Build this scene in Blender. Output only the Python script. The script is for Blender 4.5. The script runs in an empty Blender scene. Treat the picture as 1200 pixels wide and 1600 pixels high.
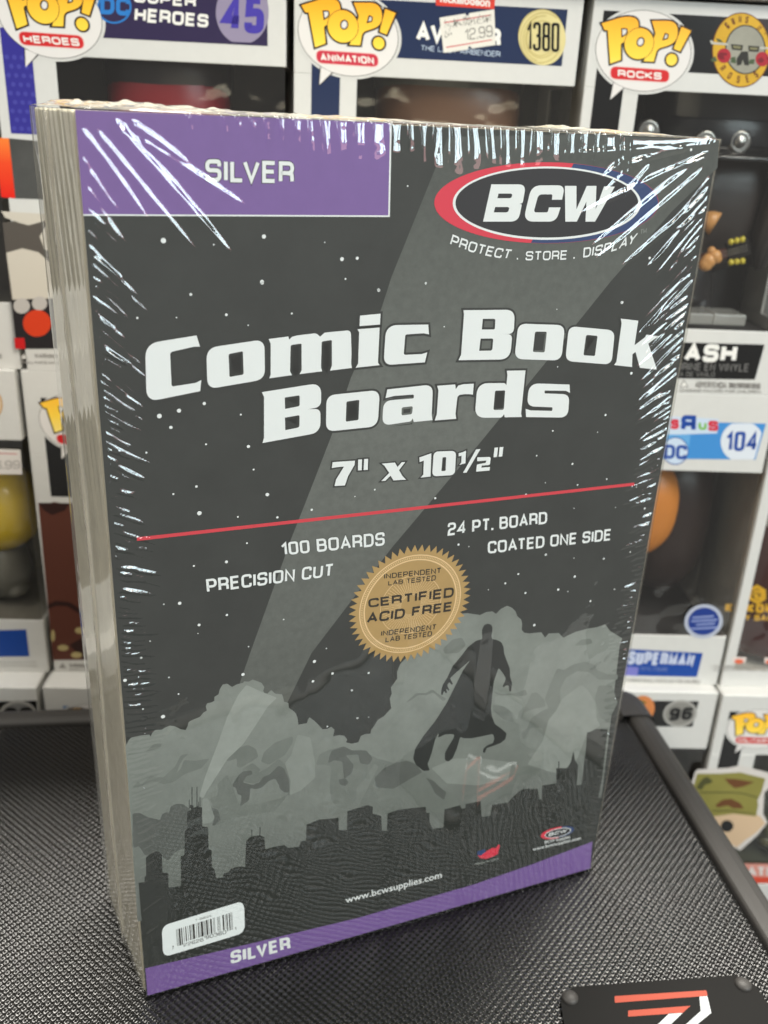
import bpy, math, random
import numpy as np
from mathutils import Vector, Matrix
from mathutils.geometry import tessellate_polygon

MM = 0.001
R = math.radians
rng = random.Random(7)
sc = bpy.context.scene
COL = sc.collection

# ------------------------------------------------------------------ camera (fitted to the photograph, millimetres)
FPX = 1429.49
PITCH, ROLL, CAMH = 0.3988, 0.0465, 276.92
FWD = np.array([0, math.cos(PITCH), -math.sin(PITCH)])
_up = np.array([0, math.sin(PITCH), math.cos(PITCH)]); _rt = np.array([1.0, 0, 0])
RT = _rt * math.cos(ROLL) + _up * math.sin(ROLL)
UP = -_rt * math.sin(ROLL) + _up * math.cos(ROLL)
CAM = np.array([0, 0, CAMH])
cd = bpy.data.cameras.new('camera'); cam = bpy.data.objects.new('camera', cd); COL.objects.link(cam)
cd.sensor_fit = 'HORIZONTAL'; cd.sensor_width = 36; cd.lens = FPX / 1200 * 36
cd.clip_start = 0.01; cd.clip_end = 50
M = Matrix([[RT[0], UP[0], -FWD[0], 0], [RT[1], UP[1], -FWD[1], 0], [RT[2], UP[2], -FWD[2], CAMH * MM], [0, 0, 0, 1]])
cam.matrix_world = M
cd.dof.use_dof = True; cd.dof.focus_distance = 0.262; cd.dof.aperture_fstop = 19
sc.camera = cam
# ------------------------------------------------------------------ light: shop ceiling lamps, an added fill on the left and the shop window behind the photographer
w = bpy.data.worlds.new('World'); sc.world = w; w.use_nodes = True
w.node_tree.nodes['Background'].inputs[0].default_value = (1.0, 0.965, 0.92, 1)
w.node_tree.nodes['Background'].inputs[1].default_value = 0.22
def area(name, loc, target, sx, sy, power, col):
    l = bpy.data.lights.new(name, 'AREA'); l.shape = 'RECTANGLE'; l.size = sx; l.size_y = sy; l.energy = power; l.color = col
    o = bpy.data.objects.new(name, l); COL.objects.link(o); o.location = loc
    d = Vector(target) - Vector(loc); o.rotation_euler = d.to_track_quat('-Z', 'Y').to_euler()
    return o
for x, y, sx, sy, p in ((-1.3, -2.1, 0.3, 1.2, 17), (-1.7, -0.05, 0.6, 1.3, 72), (0.05, 1.16, 2.3, 0.62, 230), (1.5, -1.25, 1.5, 1.3, 122)):  # second entry is an unseen fill, placed left to brighten the pack's side
    area('ceiling_and_fill_lamp', (x, y, 2.15), (x, y, 0), sx, sy, p, (1.0, 0.955, 0.87))
for k in (-1, 0, 1):
    c = Vector((2.35, -1.85, 1.35)) + Vector((0.754, 0.657, 0)) * (k * 0.86)
    area('shop_window', c, (0.754 * k * .86, 0.2 + 0.657 * k * .86, 0.35), 0.72, 1.15, 22, (0.78, 0.94, 1.0))
area('shop_window_awning', (2.25, -1.78, 0.66), (0.0, 0.2, 0.35), 2.4, 0.14, 1.8, (1.0, 0.55, 0.55))
sc.view_settings.view_transform = 'Standard'; sc.view_settings.look = 'None'
sc.view_settings.exposure = 0; sc.view_settings.gamma = 1
sc.render.engine = 'CYCLES'
sc.cycles.max_bounces = 8; sc.cycles.transparent_max_bounces = 16
sc.cycles.use_denoising = True; sc.cycles.sample_clamp_direct = 12
sc.cycles.caustics_reflective = False; sc.cycles.caustics_refractive = False
sc.cycles.sample_clamp_indirect = 6

# ------------------------------------------------------------------ helpers
def ray(u, v): return FWD + RT * (u - 600) / FPX - UP * (v - 800) / FPX
class Frame:
    """a local frame in the world: x to the right, y into the depth, z up (mm)"""
    def __init__(s, O, X, Y, Z): s.O, s.X, s.Y, s.Z = map(np.array, (O, X, Y, Z))
    def px(s, u, v, d=0.0):
        """where the sight line of a measured photo point meets the frame's front plane (depth d)"""
        q = ray(u, v); P = s.O + s.Y * d; t = ((P - CAM) @ s.Y) / (q @ s.Y); X = CAM + q * t - s.O
        return (X @ s.X, X @ s.Z)
    def top(s, u, v, h=0.0):
        q = ray(u, v); P = s.O + s.Z * h; t = ((P - CAM) @ s.Z) / (q @ s.Z); X = CAM + q * t - s.O
        return (X @ s.X, X @ s.Y)
    def matrix(s):
        m = Matrix.Identity(4)
        for i in range(3):
            m[i][0], m[i][1], m[i][2], m[i][3] = s.X[i], s.Y[i], s.Z[i], s.O[i] * MM
        return m
def yawframe(O, a, lean=0.0):
    X = np.array([math.cos(a), math.sin(a), 0.0]); n = np.array([-math.sin(a), math.cos(a), 0.0]); z = np.array([0, 0, 1.0])
    return Frame(np.array(O, float), X, n * math.cos(lean) - z * math.sin(lean), z * math.cos(lean) + n * math.sin(lean))

def crop(ox, oy, s):
    """points read off an enlarged crop of the photograph -> photo pixels"""
    def f(pts):
        return [((ox + p[0] / s, oy + p[1] / s) + ((p[2] / s,) if len(p) > 2 else ())) for p in pts]
    return f

def rounded(pts, closed=True, seg=6):
    out = []; n = len(pts)
    for i, p in enumerate(pts):
        if len(p) < 3 or p[2] <= 0 or (not closed and i in (0, n - 1)):
            out.append((p[0], p[1])); continue
        a = np.array(pts[i - 1][:2], float); b = np.array(p[:2], float); c = np.array(pts[(i + 1) % n][:2], float)
        la = np.linalg.norm(a - b); lc = np.linalg.norm(c - b); r = min(p[2], la * .499, lc * .499)
        if la < 1e-9 or lc < 1e-9: out.append(tuple(b)); continue
        s = b + (a - b) / la * r; e = b + (c - b) / lc * r
        for k in range(seg + 1):
            t = k / seg; w0, w1, w2 = (1 - t) ** 2, 2 * t * (1 - t) * .95, t * t; W = w0 + w1 + w2
            out.append(tuple((s * w0 + b * w1 + e * w2) / W))
    return out
def ell(cx, cy, rx, ry, rot=0, n=40, a0=0, a1=360):
    c, s = math.cos(R(rot)), math.sin(R(rot)); o = []
    full = abs(a1 - a0) >= 360
    for k in range(n if full else n + 1):
        a = R(a0 + (a1 - a0) * k / n); x, y = rx * math.cos(a), ry * math.sin(a); o.append((cx + x * c - y * s, cy + x * s + y * c))
    return o
def offset(poly, d):
    """grow a closed outline by d (positive = outwards)"""
    P = [np.array(p[:2], float) for p in poly]; Q = [P[0]]
    for p in P[1:]:
        if np.linalg.norm(p - Q[-1]) > 1e-6: Q.append(p)
    if np.linalg.norm(Q[0] - Q[-1]) < 1e-6: Q.pop()
    P = Q; n = len(P); A = sum(P[i][0] * P[(i + 1) % n][1] - P[(i + 1) % n][0] * P[i][1] for i in range(n))
    sg = 1 if A > 0 else -1; out = []
    for i in range(n):
        a, b, c = P[i - 1], P[i], P[(i + 1) % n]
        e1 = (b - a) / np.linalg.norm(b - a); e2 = (c - b) / np.linalg.norm(c - b)
        n1 = np.array([e1[1], -e1[0]]) * sg; n2 = np.array([e2[1], -e2[0]]) * sg
        m = n1 + n2; L = np.linalg.norm(m)
        if L < 1e-3: m, L = n1, 1.0
        m /= L; k = d / max(m @ n1, 0.45); out.append(tuple(b + m * k))
    return out

class MB:
    """collects faces (mm) and links them as one mesh object"""
    def __init__(s): s.v, s.f, s.m = [], [], []
    def add(s, vs, fs, m=0):
        b = len(s.v); s.v += [tuple(map(float, p)) for p in vs]; s.f += [tuple(b + i for i in f) for f in fs]; s.m += [m] * len(fs); return s
    def flat(s, loops, y, m=0, fn=None):
        """filled outline(s) in the x-z plane at depth y, facing the viewer"""
        if loops and not isinstance(loops[0][0], (tuple, list, np.ndarray)): loops = [loops]
        L = [[(fn(*p[:2]) if fn else p[:2]) for p in lp] for lp in loops]
        tri = tessellate_polygon([[Vector((x, z, 0)) for x, z in lp] for lp in L])
        P = [q for lp in L for q in lp]; fs = []
        for a, b, c in tri:
            ar = (P[b][0] - P[a][0]) * (P[c][1] - P[a][1]) - (P[c][0] - P[a][0]) * (P[b][1] - P[a][1])
            fs.append((a, b, c) if ar > 0 else (a, c, b))
        return s.add([(x, y, z) for x, z in P], fs, m)
    def box(s, x0, x1, y0, y1, z0, z1, m=0):
        return s.add([(x0, y0, z0), (x1, y0, z0), (x1, y1, z0), (x0, y1, z0), (x0, y0, z1), (x1, y0, z1), (x1, y1, z1), (x0, y1, z1)],
                     [(0, 3, 2, 1), (4, 5, 6, 7), (0, 1, 5, 4), (1, 2, 6, 5), (2, 3, 7, 6), (3, 0, 4, 7)], m)
    def ball(s, c, r, m=0, nu=20, nv=12, p=1.0):
        if not hasattr(r, '__len__'): r = (r, r, r)
        vs = []; fs = []
        sg = lambda t: math.copysign(abs(t) ** p, t)
        for j in range(nv + 1):
            a = math.pi * j / nv
            for i in range(nu):
                b = 2 * math.pi * i / nu
                vs.append((c[0] + r[0] * sg(math.sin(a)) * sg(math.cos(b)), c[1] + r[1] * sg(math.sin(a)) * sg(math.sin(b)), c[2] - r[2] * sg(math.cos(a))))
        for j in range(nv):
            for i in range(nu):
                k = (i + 1) % nu; fs.append((j * nu + i, j * nu + k, (j + 1) * nu + k, (j + 1) * nu + i))
        return s.add(vs, fs, m)
    def lathe(s, c, prof, m=0, n=28, sx=1, sy=1):
        vs = [(c[0] + r * sx * math.cos(2 * math.pi * i / n), c[1] + r * sy * math.sin(2 * math.pi * i / n), c[2] + z) for r, z in prof for i in range(n)]
        fs = [(j * n + i, j * n + (i + 1) % n, (j + 1) * n + (i + 1) % n, (j + 1) * n + i) for j in range(len(prof) - 1) for i in range(n)]
        return s.add(vs, fs, m)
    def tube(s, pts, rad, m=0, n=8):
        P = [np.array(p, float) for p in pts]; rr = rad if hasattr(rad, '__len__') else [rad] * len(P); vs = []; fs = []
        for i, p in enumerate(P):
            t = P[min(i + 1, len(P) - 1)] - P[max(i - 1, 0)]; t /= np.linalg.norm(t)
            a = np.cross(t, [0, 0, 1.0]); a = a if np.linalg.norm(a) > .1 else np.cross(t, [0, 1.0, 0]); a /= np.linalg.norm(a); b = np.cross(t, a)
            vs += [p + rr[i] * (a * math.cos(2 * math.pi * k / n) + b * math.sin(2 * math.pi * k / n)) for k in range(n)]
        for i in range(len(P) - 1):
            for k in range(n): fs.append((i * n + k, i * n + (k + 1) % n, (i + 1) * n + (k + 1) % n, (i + 1) * n + k))
        fs.append(tuple(range(n))[::-1]); fs.append(tuple((len(P) - 1) * n + k for k in range(n)))
        return s.add(vs, fs, m)
    def build(s, name, mats, parent=None, smooth=False, off=(0, 0, 0), bevel=0, seg=2):
        me = bpy.data.meshes.new(name)
        me.from_pydata([((x + off[0]) * MM, (y + off[1]) * MM, (z + off[2]) * MM) for x, y, z in s.v], [], s.f)
        for m in (mats if isinstance(mats, (list, tuple)) else [mats]): me.materials.append(m)
        me.polygons.foreach_set('material_index', s.m)
        if smooth: me.polygons.foreach_set('use_smooth', [True] * len(s.f))
        me.update()
        o = bpy.data.objects.new(name, me); COL.objects.link(o)
        if parent: o.parent = parent
        if bevel:
            b = o.modifiers.new('bevel', 'BEVEL'); b.width = bevel * MM; b.segments = seg; b.limit_method = 'ANGLE'
        return o
def gridmesh(name, V, nx, ny, mat, parent, flip=False):
    """V: (nx*ny,3) mm, row-major in y"""
    me = bpy.data.meshes.new(name); n = nx * ny
    me.vertices.add(n); me.vertices.foreach_set('co', (V * MM).astype(np.float32).ravel())
    i = np.arange(nx - 1)[None, :] + np.arange(ny - 1)[:, None] * nx; i = i.ravel()
    q = np.stack([i, i + 1, i + 1 + nx, i + nx], 1)
    if flip: q = q[:, ::-1]
    nf = len(q); me.loops.add(nf * 4); me.polygons.add(nf)
    me.loops.foreach_set('vertex_index', q.astype(np.int32).ravel())
    me.polygons.foreach_set('loop_start', np.arange(nf, dtype=np.int32) * 4)
    me.polygons.foreach_set('loop_total', np.full(nf, 4, np.int32))
    me.polygons.foreach_set('use_smooth', np.ones(nf, bool))
    me.materials.append(mat); me.update(calc_edges=True); me.validate()
    o = bpy.data.objects.new(name, me); COL.objects.link(o)
    if parent: o.parent = parent
    return o
def empty(name, frame, label, cat, group=None):
    o = bpy.data.objects.new(name, None); COL.objects.link(o); o.matrix_world = frame.matrix()
    o.empty_display_size = 0.02; o['label'] = label; o['category'] = cat
    if group: o['group'] = group
    return o

# ------------------------------------------------------------------ materials
def srgb(r, g, b):
    f = lambda c: (c / 255 / 12.92) if c <= 10.31 else ((c / 255 + .055) / 1.055) ** 2.4
    return (f(r), f(g), f(b))
_mc = {}
def mat(name, col, rough=.45, spec=.5, coat=0.0, metal=0.0, mottle=0.0, mscale=200.0, bump=0.0, bscale=300.0, alpha=1.0, trans=0.0, croug=.05):
    if name in _mc: return _mc[name]
    m = bpy.data.materials.new(name); m.use_nodes = True; nt = m.node_tree; b = nt.nodes['Principled BSDF']
    b.inputs['Base Color'].default_value = (*col, 1); b.inputs['Roughness'].default_value = rough
    b.inputs['Specular IOR Level'].default_value = spec; b.inputs['Metallic'].default_value = metal
    b.inputs['Coat Weight'].default_value = coat; b.inputs['Coat Roughness'].default_value = croug
    b.inputs['Transmission Weight'].default_value = trans; b.inputs['Alpha'].default_value = alpha
    tc = nt.nodes.new('ShaderNodeTexCoord')
    if mottle:
        n = nt.nodes.new('ShaderNodeTexNoise'); n.inputs['Scale'].default_value = mscale; n.inputs['Detail'].default_value = 5
        n.inputs['Roughness'].default_value = .65
        mr = nt.nodes.new('ShaderNodeMapRange'); mr.inputs[1].default_value = .3; mr.inputs[2].default_value = .7
        mr.inputs[3].default_value = 1 - mottle; mr.inputs[4].default_value = 1 + mottle
        mx = nt.nodes.new('ShaderNodeVectorMath'); mx.operation = 'SCALE'; mx.inputs[0].default_value = col
        nt.links.new(tc.outputs['Object'], n.inputs['Vector']); nt.links.new(n.outputs[0], mr.inputs[0])
        nt.links.new(mr.outputs[0], mx.inputs['Scale']); nt.links.new(mx.outputs[0], b.inputs['Base Color'])
    if bump:
        n = nt.nodes.new('ShaderNodeTexNoise'); n.inputs['Scale'].default_value = bscale; n.inputs['Detail'].default_value = 4
        bp = nt.nodes.new('ShaderNodeBump'); bp.inputs['Strength'].default_value = bump; bp.inputs['Distance'].default_value = .0004
        nt.links.new(tc.outputs['Object'], n.inputs['Vector']); nt.links.new(n.outputs[0], bp.inputs['Height'])
        nt.links.new(bp.outputs[0], b.inputs['Normal'])
        if coat: nt.links.new(bp.outputs[0], b.inputs['Coat Normal'])
    _mc[name] = m; return m
def film(name, ior, rough, tint, milk=0.0, bump=0.0, bscale=60.0, bdist=.0006, milkcol=(.85, .83, .78)):
    """thin clear plastic: mirror reflection by Fresnel, the rest passes through"""
    m = bpy.data.materials.new(name); m.use_nodes = True; nt = m.node_tree; nt.nodes.clear()
    out = nt.nodes.new('ShaderNodeOutputMaterial'); mix = nt.nodes.new('ShaderNodeMixShader'); fr = nt.nodes.new('ShaderNodeLayerWeight'); pw = nt.nodes.new('ShaderNodeMath'); pw.operation = 'POWER'; pw.inputs[1].default_value = 5; fm = nt.nodes.new('ShaderNodeMapRange')
    tr = nt.nodes.new('ShaderNodeBsdfTransparent'); gl = nt.nodes.new('ShaderNodeBsdfGlossy')
    fr.inputs['Blend'].default_value = .5; f0 = 2.0 * ((ior - 1) / (ior + 1)) ** 2; fm.inputs[3].default_value = f0; fm.inputs[4].default_value = 1.0; tr.inputs[0].default_value = (*tint, 1); gl.inputs['Roughness'].default_value = rough
    nt.links.new(fr.outputs['Facing'], pw.inputs[0]); nt.links.new(pw.outputs[0], fm.inputs[0]); nt.links.new(fm.outputs[0], mix.inputs[0]); nt.links.new(gl.outputs[0], mix.inputs[2])
    if milk:
        d = nt.nodes.new('ShaderNodeBsdfDiffuse'); d.inputs[0].default_value = (*milkcol, 1)
        m2 = nt.nodes.new('ShaderNodeMixShader'); m2.inputs[0].default_value = milk
        nt.links.new(tr.outputs[0], m2.inputs[1]); nt.links.new(d.outputs[0], m2.inputs[2]); nt.links.new(m2.outputs[0], mix.inputs[1])
    else: nt.links.new(tr.outputs[0], mix.inputs[1])
    if bump:
        tc = nt.nodes.new('ShaderNodeTexCoord'); n = nt.nodes.new('ShaderNodeTexNoise'); n.inputs['Scale'].default_value = bscale; n.inputs['Detail'].default_value = 2
        bp = nt.nodes.new('ShaderNodeBump'); bp.inputs['Strength'].default_value = bump; bp.inputs['Distance'].default_value = bdist
        nt.links.new(tc.outputs['Object'], n.inputs['Vector']); nt.links.new(n.outputs[0], bp.inputs['Height'])
        nt.links.new(bp.outputs[0], gl.inputs['Normal']); nt.links.new(bp.outputs[0], fr.inputs['Normal'])
    nt.links.new(mix.outputs[0], out.inputs[0]); return m
def ink(name, rgb, k=1.0, **kw):
    """a printed colour"""
    c = tuple(x * k for x in srgb(*rgb)); kw.setdefault('rough', .5); kw.setdefault('spec', .3)
    return mat('ink_' + name, c, **kw)
def gradient(name, stops, z0, z1, mottle=.0, mscale=100, k=1.0, rough=.35, coat=.3):
    """a printed top-to-bottom colour blend over z0..z1 (mm, object space)"""
    m = bpy.data.materials.new(name); m.use_nodes = True; nt = m.node_tree; b = nt.nodes['Principled BSDF']
    tc = nt.nodes.new('ShaderNodeTexCoord'); sp = nt.nodes.new('ShaderNodeSeparateXYZ'); mr = nt.nodes.new('ShaderNodeMapRange'); cr = nt.nodes.new('ShaderNodeValToRGB')
    mr.inputs[1].default_value = z0 * MM; mr.inputs[2].default_value = z1 * MM
    e = cr.color_ramp.elements
    for i, (p, c) in enumerate(stops):
        q = e[i] if i < 2 else e.new(p); q.position = p; q.color = (*[v * k for v in srgb(*c)], 1)
    nt.links.new(tc.outputs['Object'], sp.inputs[0]); nt.links.new(sp.outputs[2], mr.inputs[0]); nt.links.new(mr.outputs[0], cr.inputs[0])
    if mottle:
        n = nt.nodes.new('ShaderNodeTexNoise'); n.inputs['Scale'].default_value = mscale; n.inputs['Detail'].default_value = 6; n.inputs['Roughness'].default_value = .7
        m2 = nt.nodes.new('ShaderNodeMapRange'); m2.inputs[1].default_value = .3; m2.inputs[2].default_value = .7; m2.inputs[3].default_value = 1 - mottle; m2.inputs[4].default_value = 1 + mottle
        mx = nt.nodes.new('ShaderNodeVectorMath'); mx.operation = 'SCALE'
        nt.links.new(tc.outputs['Object'], n.inputs['Vector']); nt.links.new(n.outputs[0], m2.inputs[0]); nt.links.new(cr.outputs[0], mx.inputs[0]); nt.links.new(m2.outputs[0], mx.inputs['Scale']); nt.links.new(mx.outputs[0], b.inputs['Base Color'])
    else: nt.links.new(cr.outputs[0], b.inputs['Base Color'])
    b.inputs['Roughness'].default_value = rough; b.inputs['Coat Weight'].default_value = coat; b.inputs['Specular IOR Level'].default_value = .3; return m

# ------------------------------------------------------------------ stroke lettering (squarish sans capitals and figures)
def _g():
    r = .30; G = {}
    G['A'] = (.92, [[(0, 0), (.5, 1), (1, 0)], [(.17, .32), (.83, .32)]])
    G['B'] = (.85, [[(0, 0), (0, 1), (.94, 1, r), (.94, .53, .2), (0, .53)], [(0, .53), (1, .53, .24), (1, 0, r), (0, 0)]])
    G['C'] = (.85, [[(1, .72), (1, 1, r), (0, 1, r), (0, 0, r), (1, 0, r), (1, .28)]])
    G['D'] = (.88, [[(0, 0), (0, 1), (1, 1, .36), (1, 0, .36), (0, 0)]])
    G['E'] = (.76, [[(1, 1), (0, 1), (0, 0), (1, 0)], [(0, .52), (.92, .52)]])
    G['F'] = (.74, [[(1, 1), (0, 1), (0, 0)], [(0, .5), (.9, .5)]])
    G['G'] = (.88, [[(1, .74), (1, 1, r), (0, 1, r), (0, 0, r), (1, 0, r), (1, .48), (.52, .48)]])
    G['H'] = (.86, [[(0, 0), (0, 1)], [(1, 0), (1, 1)], [(0, .52), (1, .52)]])
    G['I'] = (.0, [[(0, 0), (0, 1)]])
    G['J'] = (.7, [[(1, 1), (1, 0, r), (0, 0, r), (0, .3)]])
    G['K'] = (.82, [[(0, 0), (0, 1)], [(1, 1), (.1, .48), (1, 0)]])
    G['L'] = (.70, [[(0, 1), (0, 0), (1, 0)]])
    G['M'] = (1.1, [[(0, 0), (0, 1), (.5, .15), (1, 1), (1, 0)]])
    G['N'] = (.86, [[(0, 0), (0, 1), (1, 0), (1, 1)]])
    G['O'] = (.90, [[(.5, 1), (0, 1, r), (0, 0, r), (1, 0, r), (1, 1, r), (.5, 1)]])
    G['P'] = (.82, [[(0, 0), (0, 1), (1, 1, r), (1, .42, r), (0, .42)]])
    G['Q'] = (.90, [[(.5, 1), (0, 1, r), (0, 0, r), (1, 0, r), (1, 1, r), (.5, 1)], [(.6, .25), (1.05, -.1)]])
    G['R'] = (.84, [[(0, 0), (0, 1), (1, 1, r), (1, .46, r), (0, .46)], [(.55, .46), (.98, .42, .15), (1, 0)]])
    G['S'] = (.84, [[(.98, .74), (.98, 1, r), (0, 1, r), (0, .52, .22), (1, .52, .22), (1, 0, r), (0, 0, r), (0, .26)]])
    G['T'] = (.80, [[(0, 1), (1, 1)], [(.5, 1), (.5, 0)]])
    G['U'] = (.86, [[(0, 1), (0, 0, r), (1, 0, r), (1, 1)]])
    G['V'] = (.92, [[(0, 1), (.5, 0), (1, 1)]])
    G['W'] = (1.3, [[(0, 1), (.25, 0), (.5, .95), (.75, 0), (1, 1)]])
    G['X'] = (.88, [[(0, 0), (1, 1)], [(0, 1), (1, 0)]])
    G['Y'] = (.88, [[(0, 1), (.5, .48), (1, 1)], [(.5, .48), (.5, 0)]])
    G['Z'] = (.80, [[(0, 1), (1, 1), (0, 0), (1, 0)]])
    G['0'] = (.78, [[(.5, 1), (0, 1, r), (0, 0, r), (1, 0, r), (1, 1, r), (.5, 1)]])
    G['1'] = (.36, [[(0, .72), (1, 1), (1, 0)]])
    G['2'] = (.78, [[(0, .72), (0, 1, r), (1, 1, r), (1, .52, .25), (.1, .45, .25), (0, 0), (1, 0)]])
    G['3'] = (.78, [[(0, .8), (0, 1, r), (.96, 1, r), (.96, .53, .2), (.4, .53)], [(.4, .53), (1, .53, .2), (1, 0, r), (0, 0, r), (0, .2)]])
    G['4'] = (.84, [[(.75, 0), (.75, 1), (0, .28), (1.05, .28)]])
    G['5'] = (.78, [[(.95, 1), (.05, 1), (.03, .55), (1, .6, .28), (1, 0, r), (0, 0, r), (0, .22)]])
    G['6'] = (.78, [[(.95, .78), (.95, 1, r), (0, 1, r), (0, 0, r), (1, 0, r), (1, .56, .25), (0, .56)]])
    G['7'] = (.74, [[(0, 1), (1, 1), (.3, 0)]])
    G['8'] = (.78, [[(.5, 1), (.04, 1, r), (.04, .53, .2), (.96, .53, .2), (.96, 1, r), (.5, 1)], [(.5, .53), (0, .53, .2), (0, 0, r), (1, 0, r), (1, .53, .2), (.5, .53)]])
    G['9'] = (.78, [[(.05, .22), (.05, 0, r), (1, 0, r), (1, 1, r), (0, 1, r), (0, .44, .25), (1, .44)]])
    G['.'] = (.0, [[(0, -.09), (0, .12)]]); G['-'] = (.35, [[(0, .45), (1, .45)]]); G["'"] = (0, [[(0, .8), (0, 1)]])
    G['!'] = (.0, [[(0, .25), (0, 1)], [(0, 0), (0, .05)]]); G[':'] = (.0, [[(0, .1), (0, .18)], [(0, .7), (0, .78)]]); G['$'] = G['S']
    return G
GL = _g()
def stroke(mb, pts, t, fn, y, m, closed=False):
    P = [np.array(p, float) for p in pts]; Q = [P[0]]
    for p in P[1:]:
        if np.linalg.norm(p - Q[-1]) > 1e-5: Q.append(p)
    P = Q; n = len(P); L, Rr = [], []
    cl = closed or (n > 3 and np.linalg.norm(P[0] - P[-1]) < 1e-4)
    for i in range(n):
        a = P[i - 1] if i > 0 else (P[-2] if cl else None); c = P[i + 1] if i < n - 1 else (P[1] if cl else None)
        e1 = (P[i] - a) if a is not None else (c - P[i]); e2 = (c - P[i]) if c is not None else (P[i] - a)
        e1 = e1 / np.linalg.norm(e1); e2 = e2 / np.linalg.norm(e2)
        n1 = np.array([-e1[1], e1[0]]); n2 = np.array([-e2[1], e2[0]]); k = n1 + n2; l = np.linalg.norm(k)
        if l < .2: k, l = n1, 1
        k = k / l; s = t / 2 / max(k @ n1, .5); L.append(P[i] + k * s); Rr.append(P[i] - k * s)
    V = []
    for a, b in zip(L, Rr):
        for q in (a, b): X, Z = fn(q[0], q[1]); V.append((X, y, Z))
    F = []
    for i in range(n - 1):
        a, b, c, d = 2 * i, 2 * i + 1, 2 * i + 3, 2 * i + 2
        ar = (V[b][0] - V[a][0]) * (V[d][2] - V[a][2]) - (V[d][0] - V[a][0]) * (V[b][2] - V[a][2])
        F.append((a, b, c, d) if ar > 0 else (a, d, c, b))
    mb.add(V, F, m)
def quadmap(q, bend=0.0):
    """q = BL, BR, TR, TL in plane mm -> function of (0..1, 0..1)"""
    q = [np.array(p[:2], float) for p in q]
    up = ((q[3] - q[0]) + (q[2] - q[1])) / 2
    def f(s, t):
        P = (q[0] * (1 - s) + q[1] * s) * (1 - t) + (q[3] * (1 - s) + q[2] * s) * t
        return tuple(P - up * bend * 4 * s * (1 - s))
    return f
def text(mb, txt, q, t=.17, y=0.0, m=0, gap=.17, bend=0.0, dy=.004, mirror=False, grow=0.0):
    q = [np.array(p[:2], float) for p in q]; f = quadmap(q, bend)
    wd = (np.linalg.norm(q[1] - q[0]) + np.linalg.norm(q[2] - q[3])) / 2; ht = (np.linalg.norm(q[3] - q[0]) + np.linalg.norm(q[2] - q[1])) / 2
    A = wd / ht; nat = 0; fix = 0
    for i, ch in enumerate(txt):
        if ch == ' ': nat += .62; continue
        nat += GL[ch][0] + (gap if i < len(txt) - 1 else 0); fix += t
    KN = {'LV': -.24, 'LY': -.24, 'LT': -.2, 'AV': -.18, 'VA': -.18, 'AY': -.16, 'TA': -.12, 'AT': -.12, 'LA': -.02, 'PL': -.02}
    nat += sum(KN.get(txt[i:i + 2], 0) for i in range(len(txt) - 1))
    k = max((A - fix) / max(nat, .01), .05) if nat > 0 else 0.0; x = 0; n = 0
    for ci, ch in enumerate(txt):
        if ch == ' ': x += .62 * k; continue
        w, st = GL[ch]; W = w * k
        for s in st:
            pts = [((p[0] * W), (p[1] * (1 - t) + t / 2)) + ((p[2] * min(1, W + .15),) if len(p) > 2 else ()) for p in s]
            pts = rounded(pts, closed=False, seg=5)
            if mirror: pts = [(W - a, b) for a, b in pts]
            pts = [(x + t / 2 + a, b) for a, b in pts]
            stroke(mb, pts, t + 2 * grow, lambda a, b: f(a / A, b), y - dy * (n % 5), m); n += 1
        x += W + t + (gap + KN.get(txt[ci:ci + 2], 0)) * k

# ================================================================== the shrink-wrapped pack of comic boards
CF = yawframe((-73.15, 221.666, 0.0), 0.3945, -0.0078)     # origin: lower left corner of the printed card
CW, CH, CT, CS = 178.0, 277.4, 49.0, -6.8
pf = Frame(CF.O + CF.X * (CW / 2) + CF.Y * (CT / 2), CF.X, CF.Y, CF.Z)
pack = empty('comic_board_pack', pf, 'shrink-wrapped pack of comic book boards standing upright on the black case', 'board pack')
PO = (-CW / 2, -CT / 2, 0)
paper = mat('board_edge_paper', (.80, .765, .655), rough=.7, mottle=.10, mscale=120)
# the hundred boards behind the card, each a thin sheet, joined: too thin to pick apart
b = MB(); nb = 96
wk = 0.0
for i in range(nb):
    wk = max(-.35, min(.35, wk + rng.uniform(-.14, .14))); t0 = .8 + i * (CT - .8) / nb; j = wk + rng.uniform(-.07, .07); sx = CS * t0 / CT
    b.box(.3 + sx + j, CW - .3 + sx + j, t0, t0 + (CT - .8) / nb * .93, .9, CH - .25 - abs(j))
o = b.build('backing_board', paper, pack, off=PO); o['kind'] = 'stuff'; o['label'] = 'stack of cream board edges'
k_dark = ink('card_black', (80, 83, 80), .50, mottle=.12, mscale=70, rough=.55)
b = MB(); b.box(0, CW, 0, .75, .9, CH)
card = b.build('front_card', k_dark, pack, off=PO)

def cpx(pts): return [CF.px(p[0], p[1]) for p in pts]
def plate(name, loops, m, y, parent=None, label=None, fn=CF.px):
    """one printed shape; loops are photo points"""
    for l in loops:
        b = MB(); b.flat(l, y, 0, fn); o = b.build(name, m, parent or card, off=PO)
        if label: o['label'] = label
    return o
k_purple = ink('purple', (132, 102, 168), .95, mottle=.03); k_white = ink('white', (238, 242, 242), 1.05); k_line = ink('outline', (62, 64, 62), .8)
k_beam = gradient('ink_beam', [(0, (104, 108, 103)), (.25, (118, 122, 117)), (.62, (126, 130, 125)), (.85, (112, 116, 111)), (1, (96, 100, 96))], 90, 270, mottle=.13, mscale=420, k=.70, rough=.55, coat=0); k_cloud = gradient('ink_cloud', [(0, (112, 116, 112)), (.4, (134, 140, 134)), (.8, (146, 152, 146)), (1, (142, 148, 142))], 30, 130, mottle=.11, mscale=110, k=.86, rough=.55, coat=0)
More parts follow.
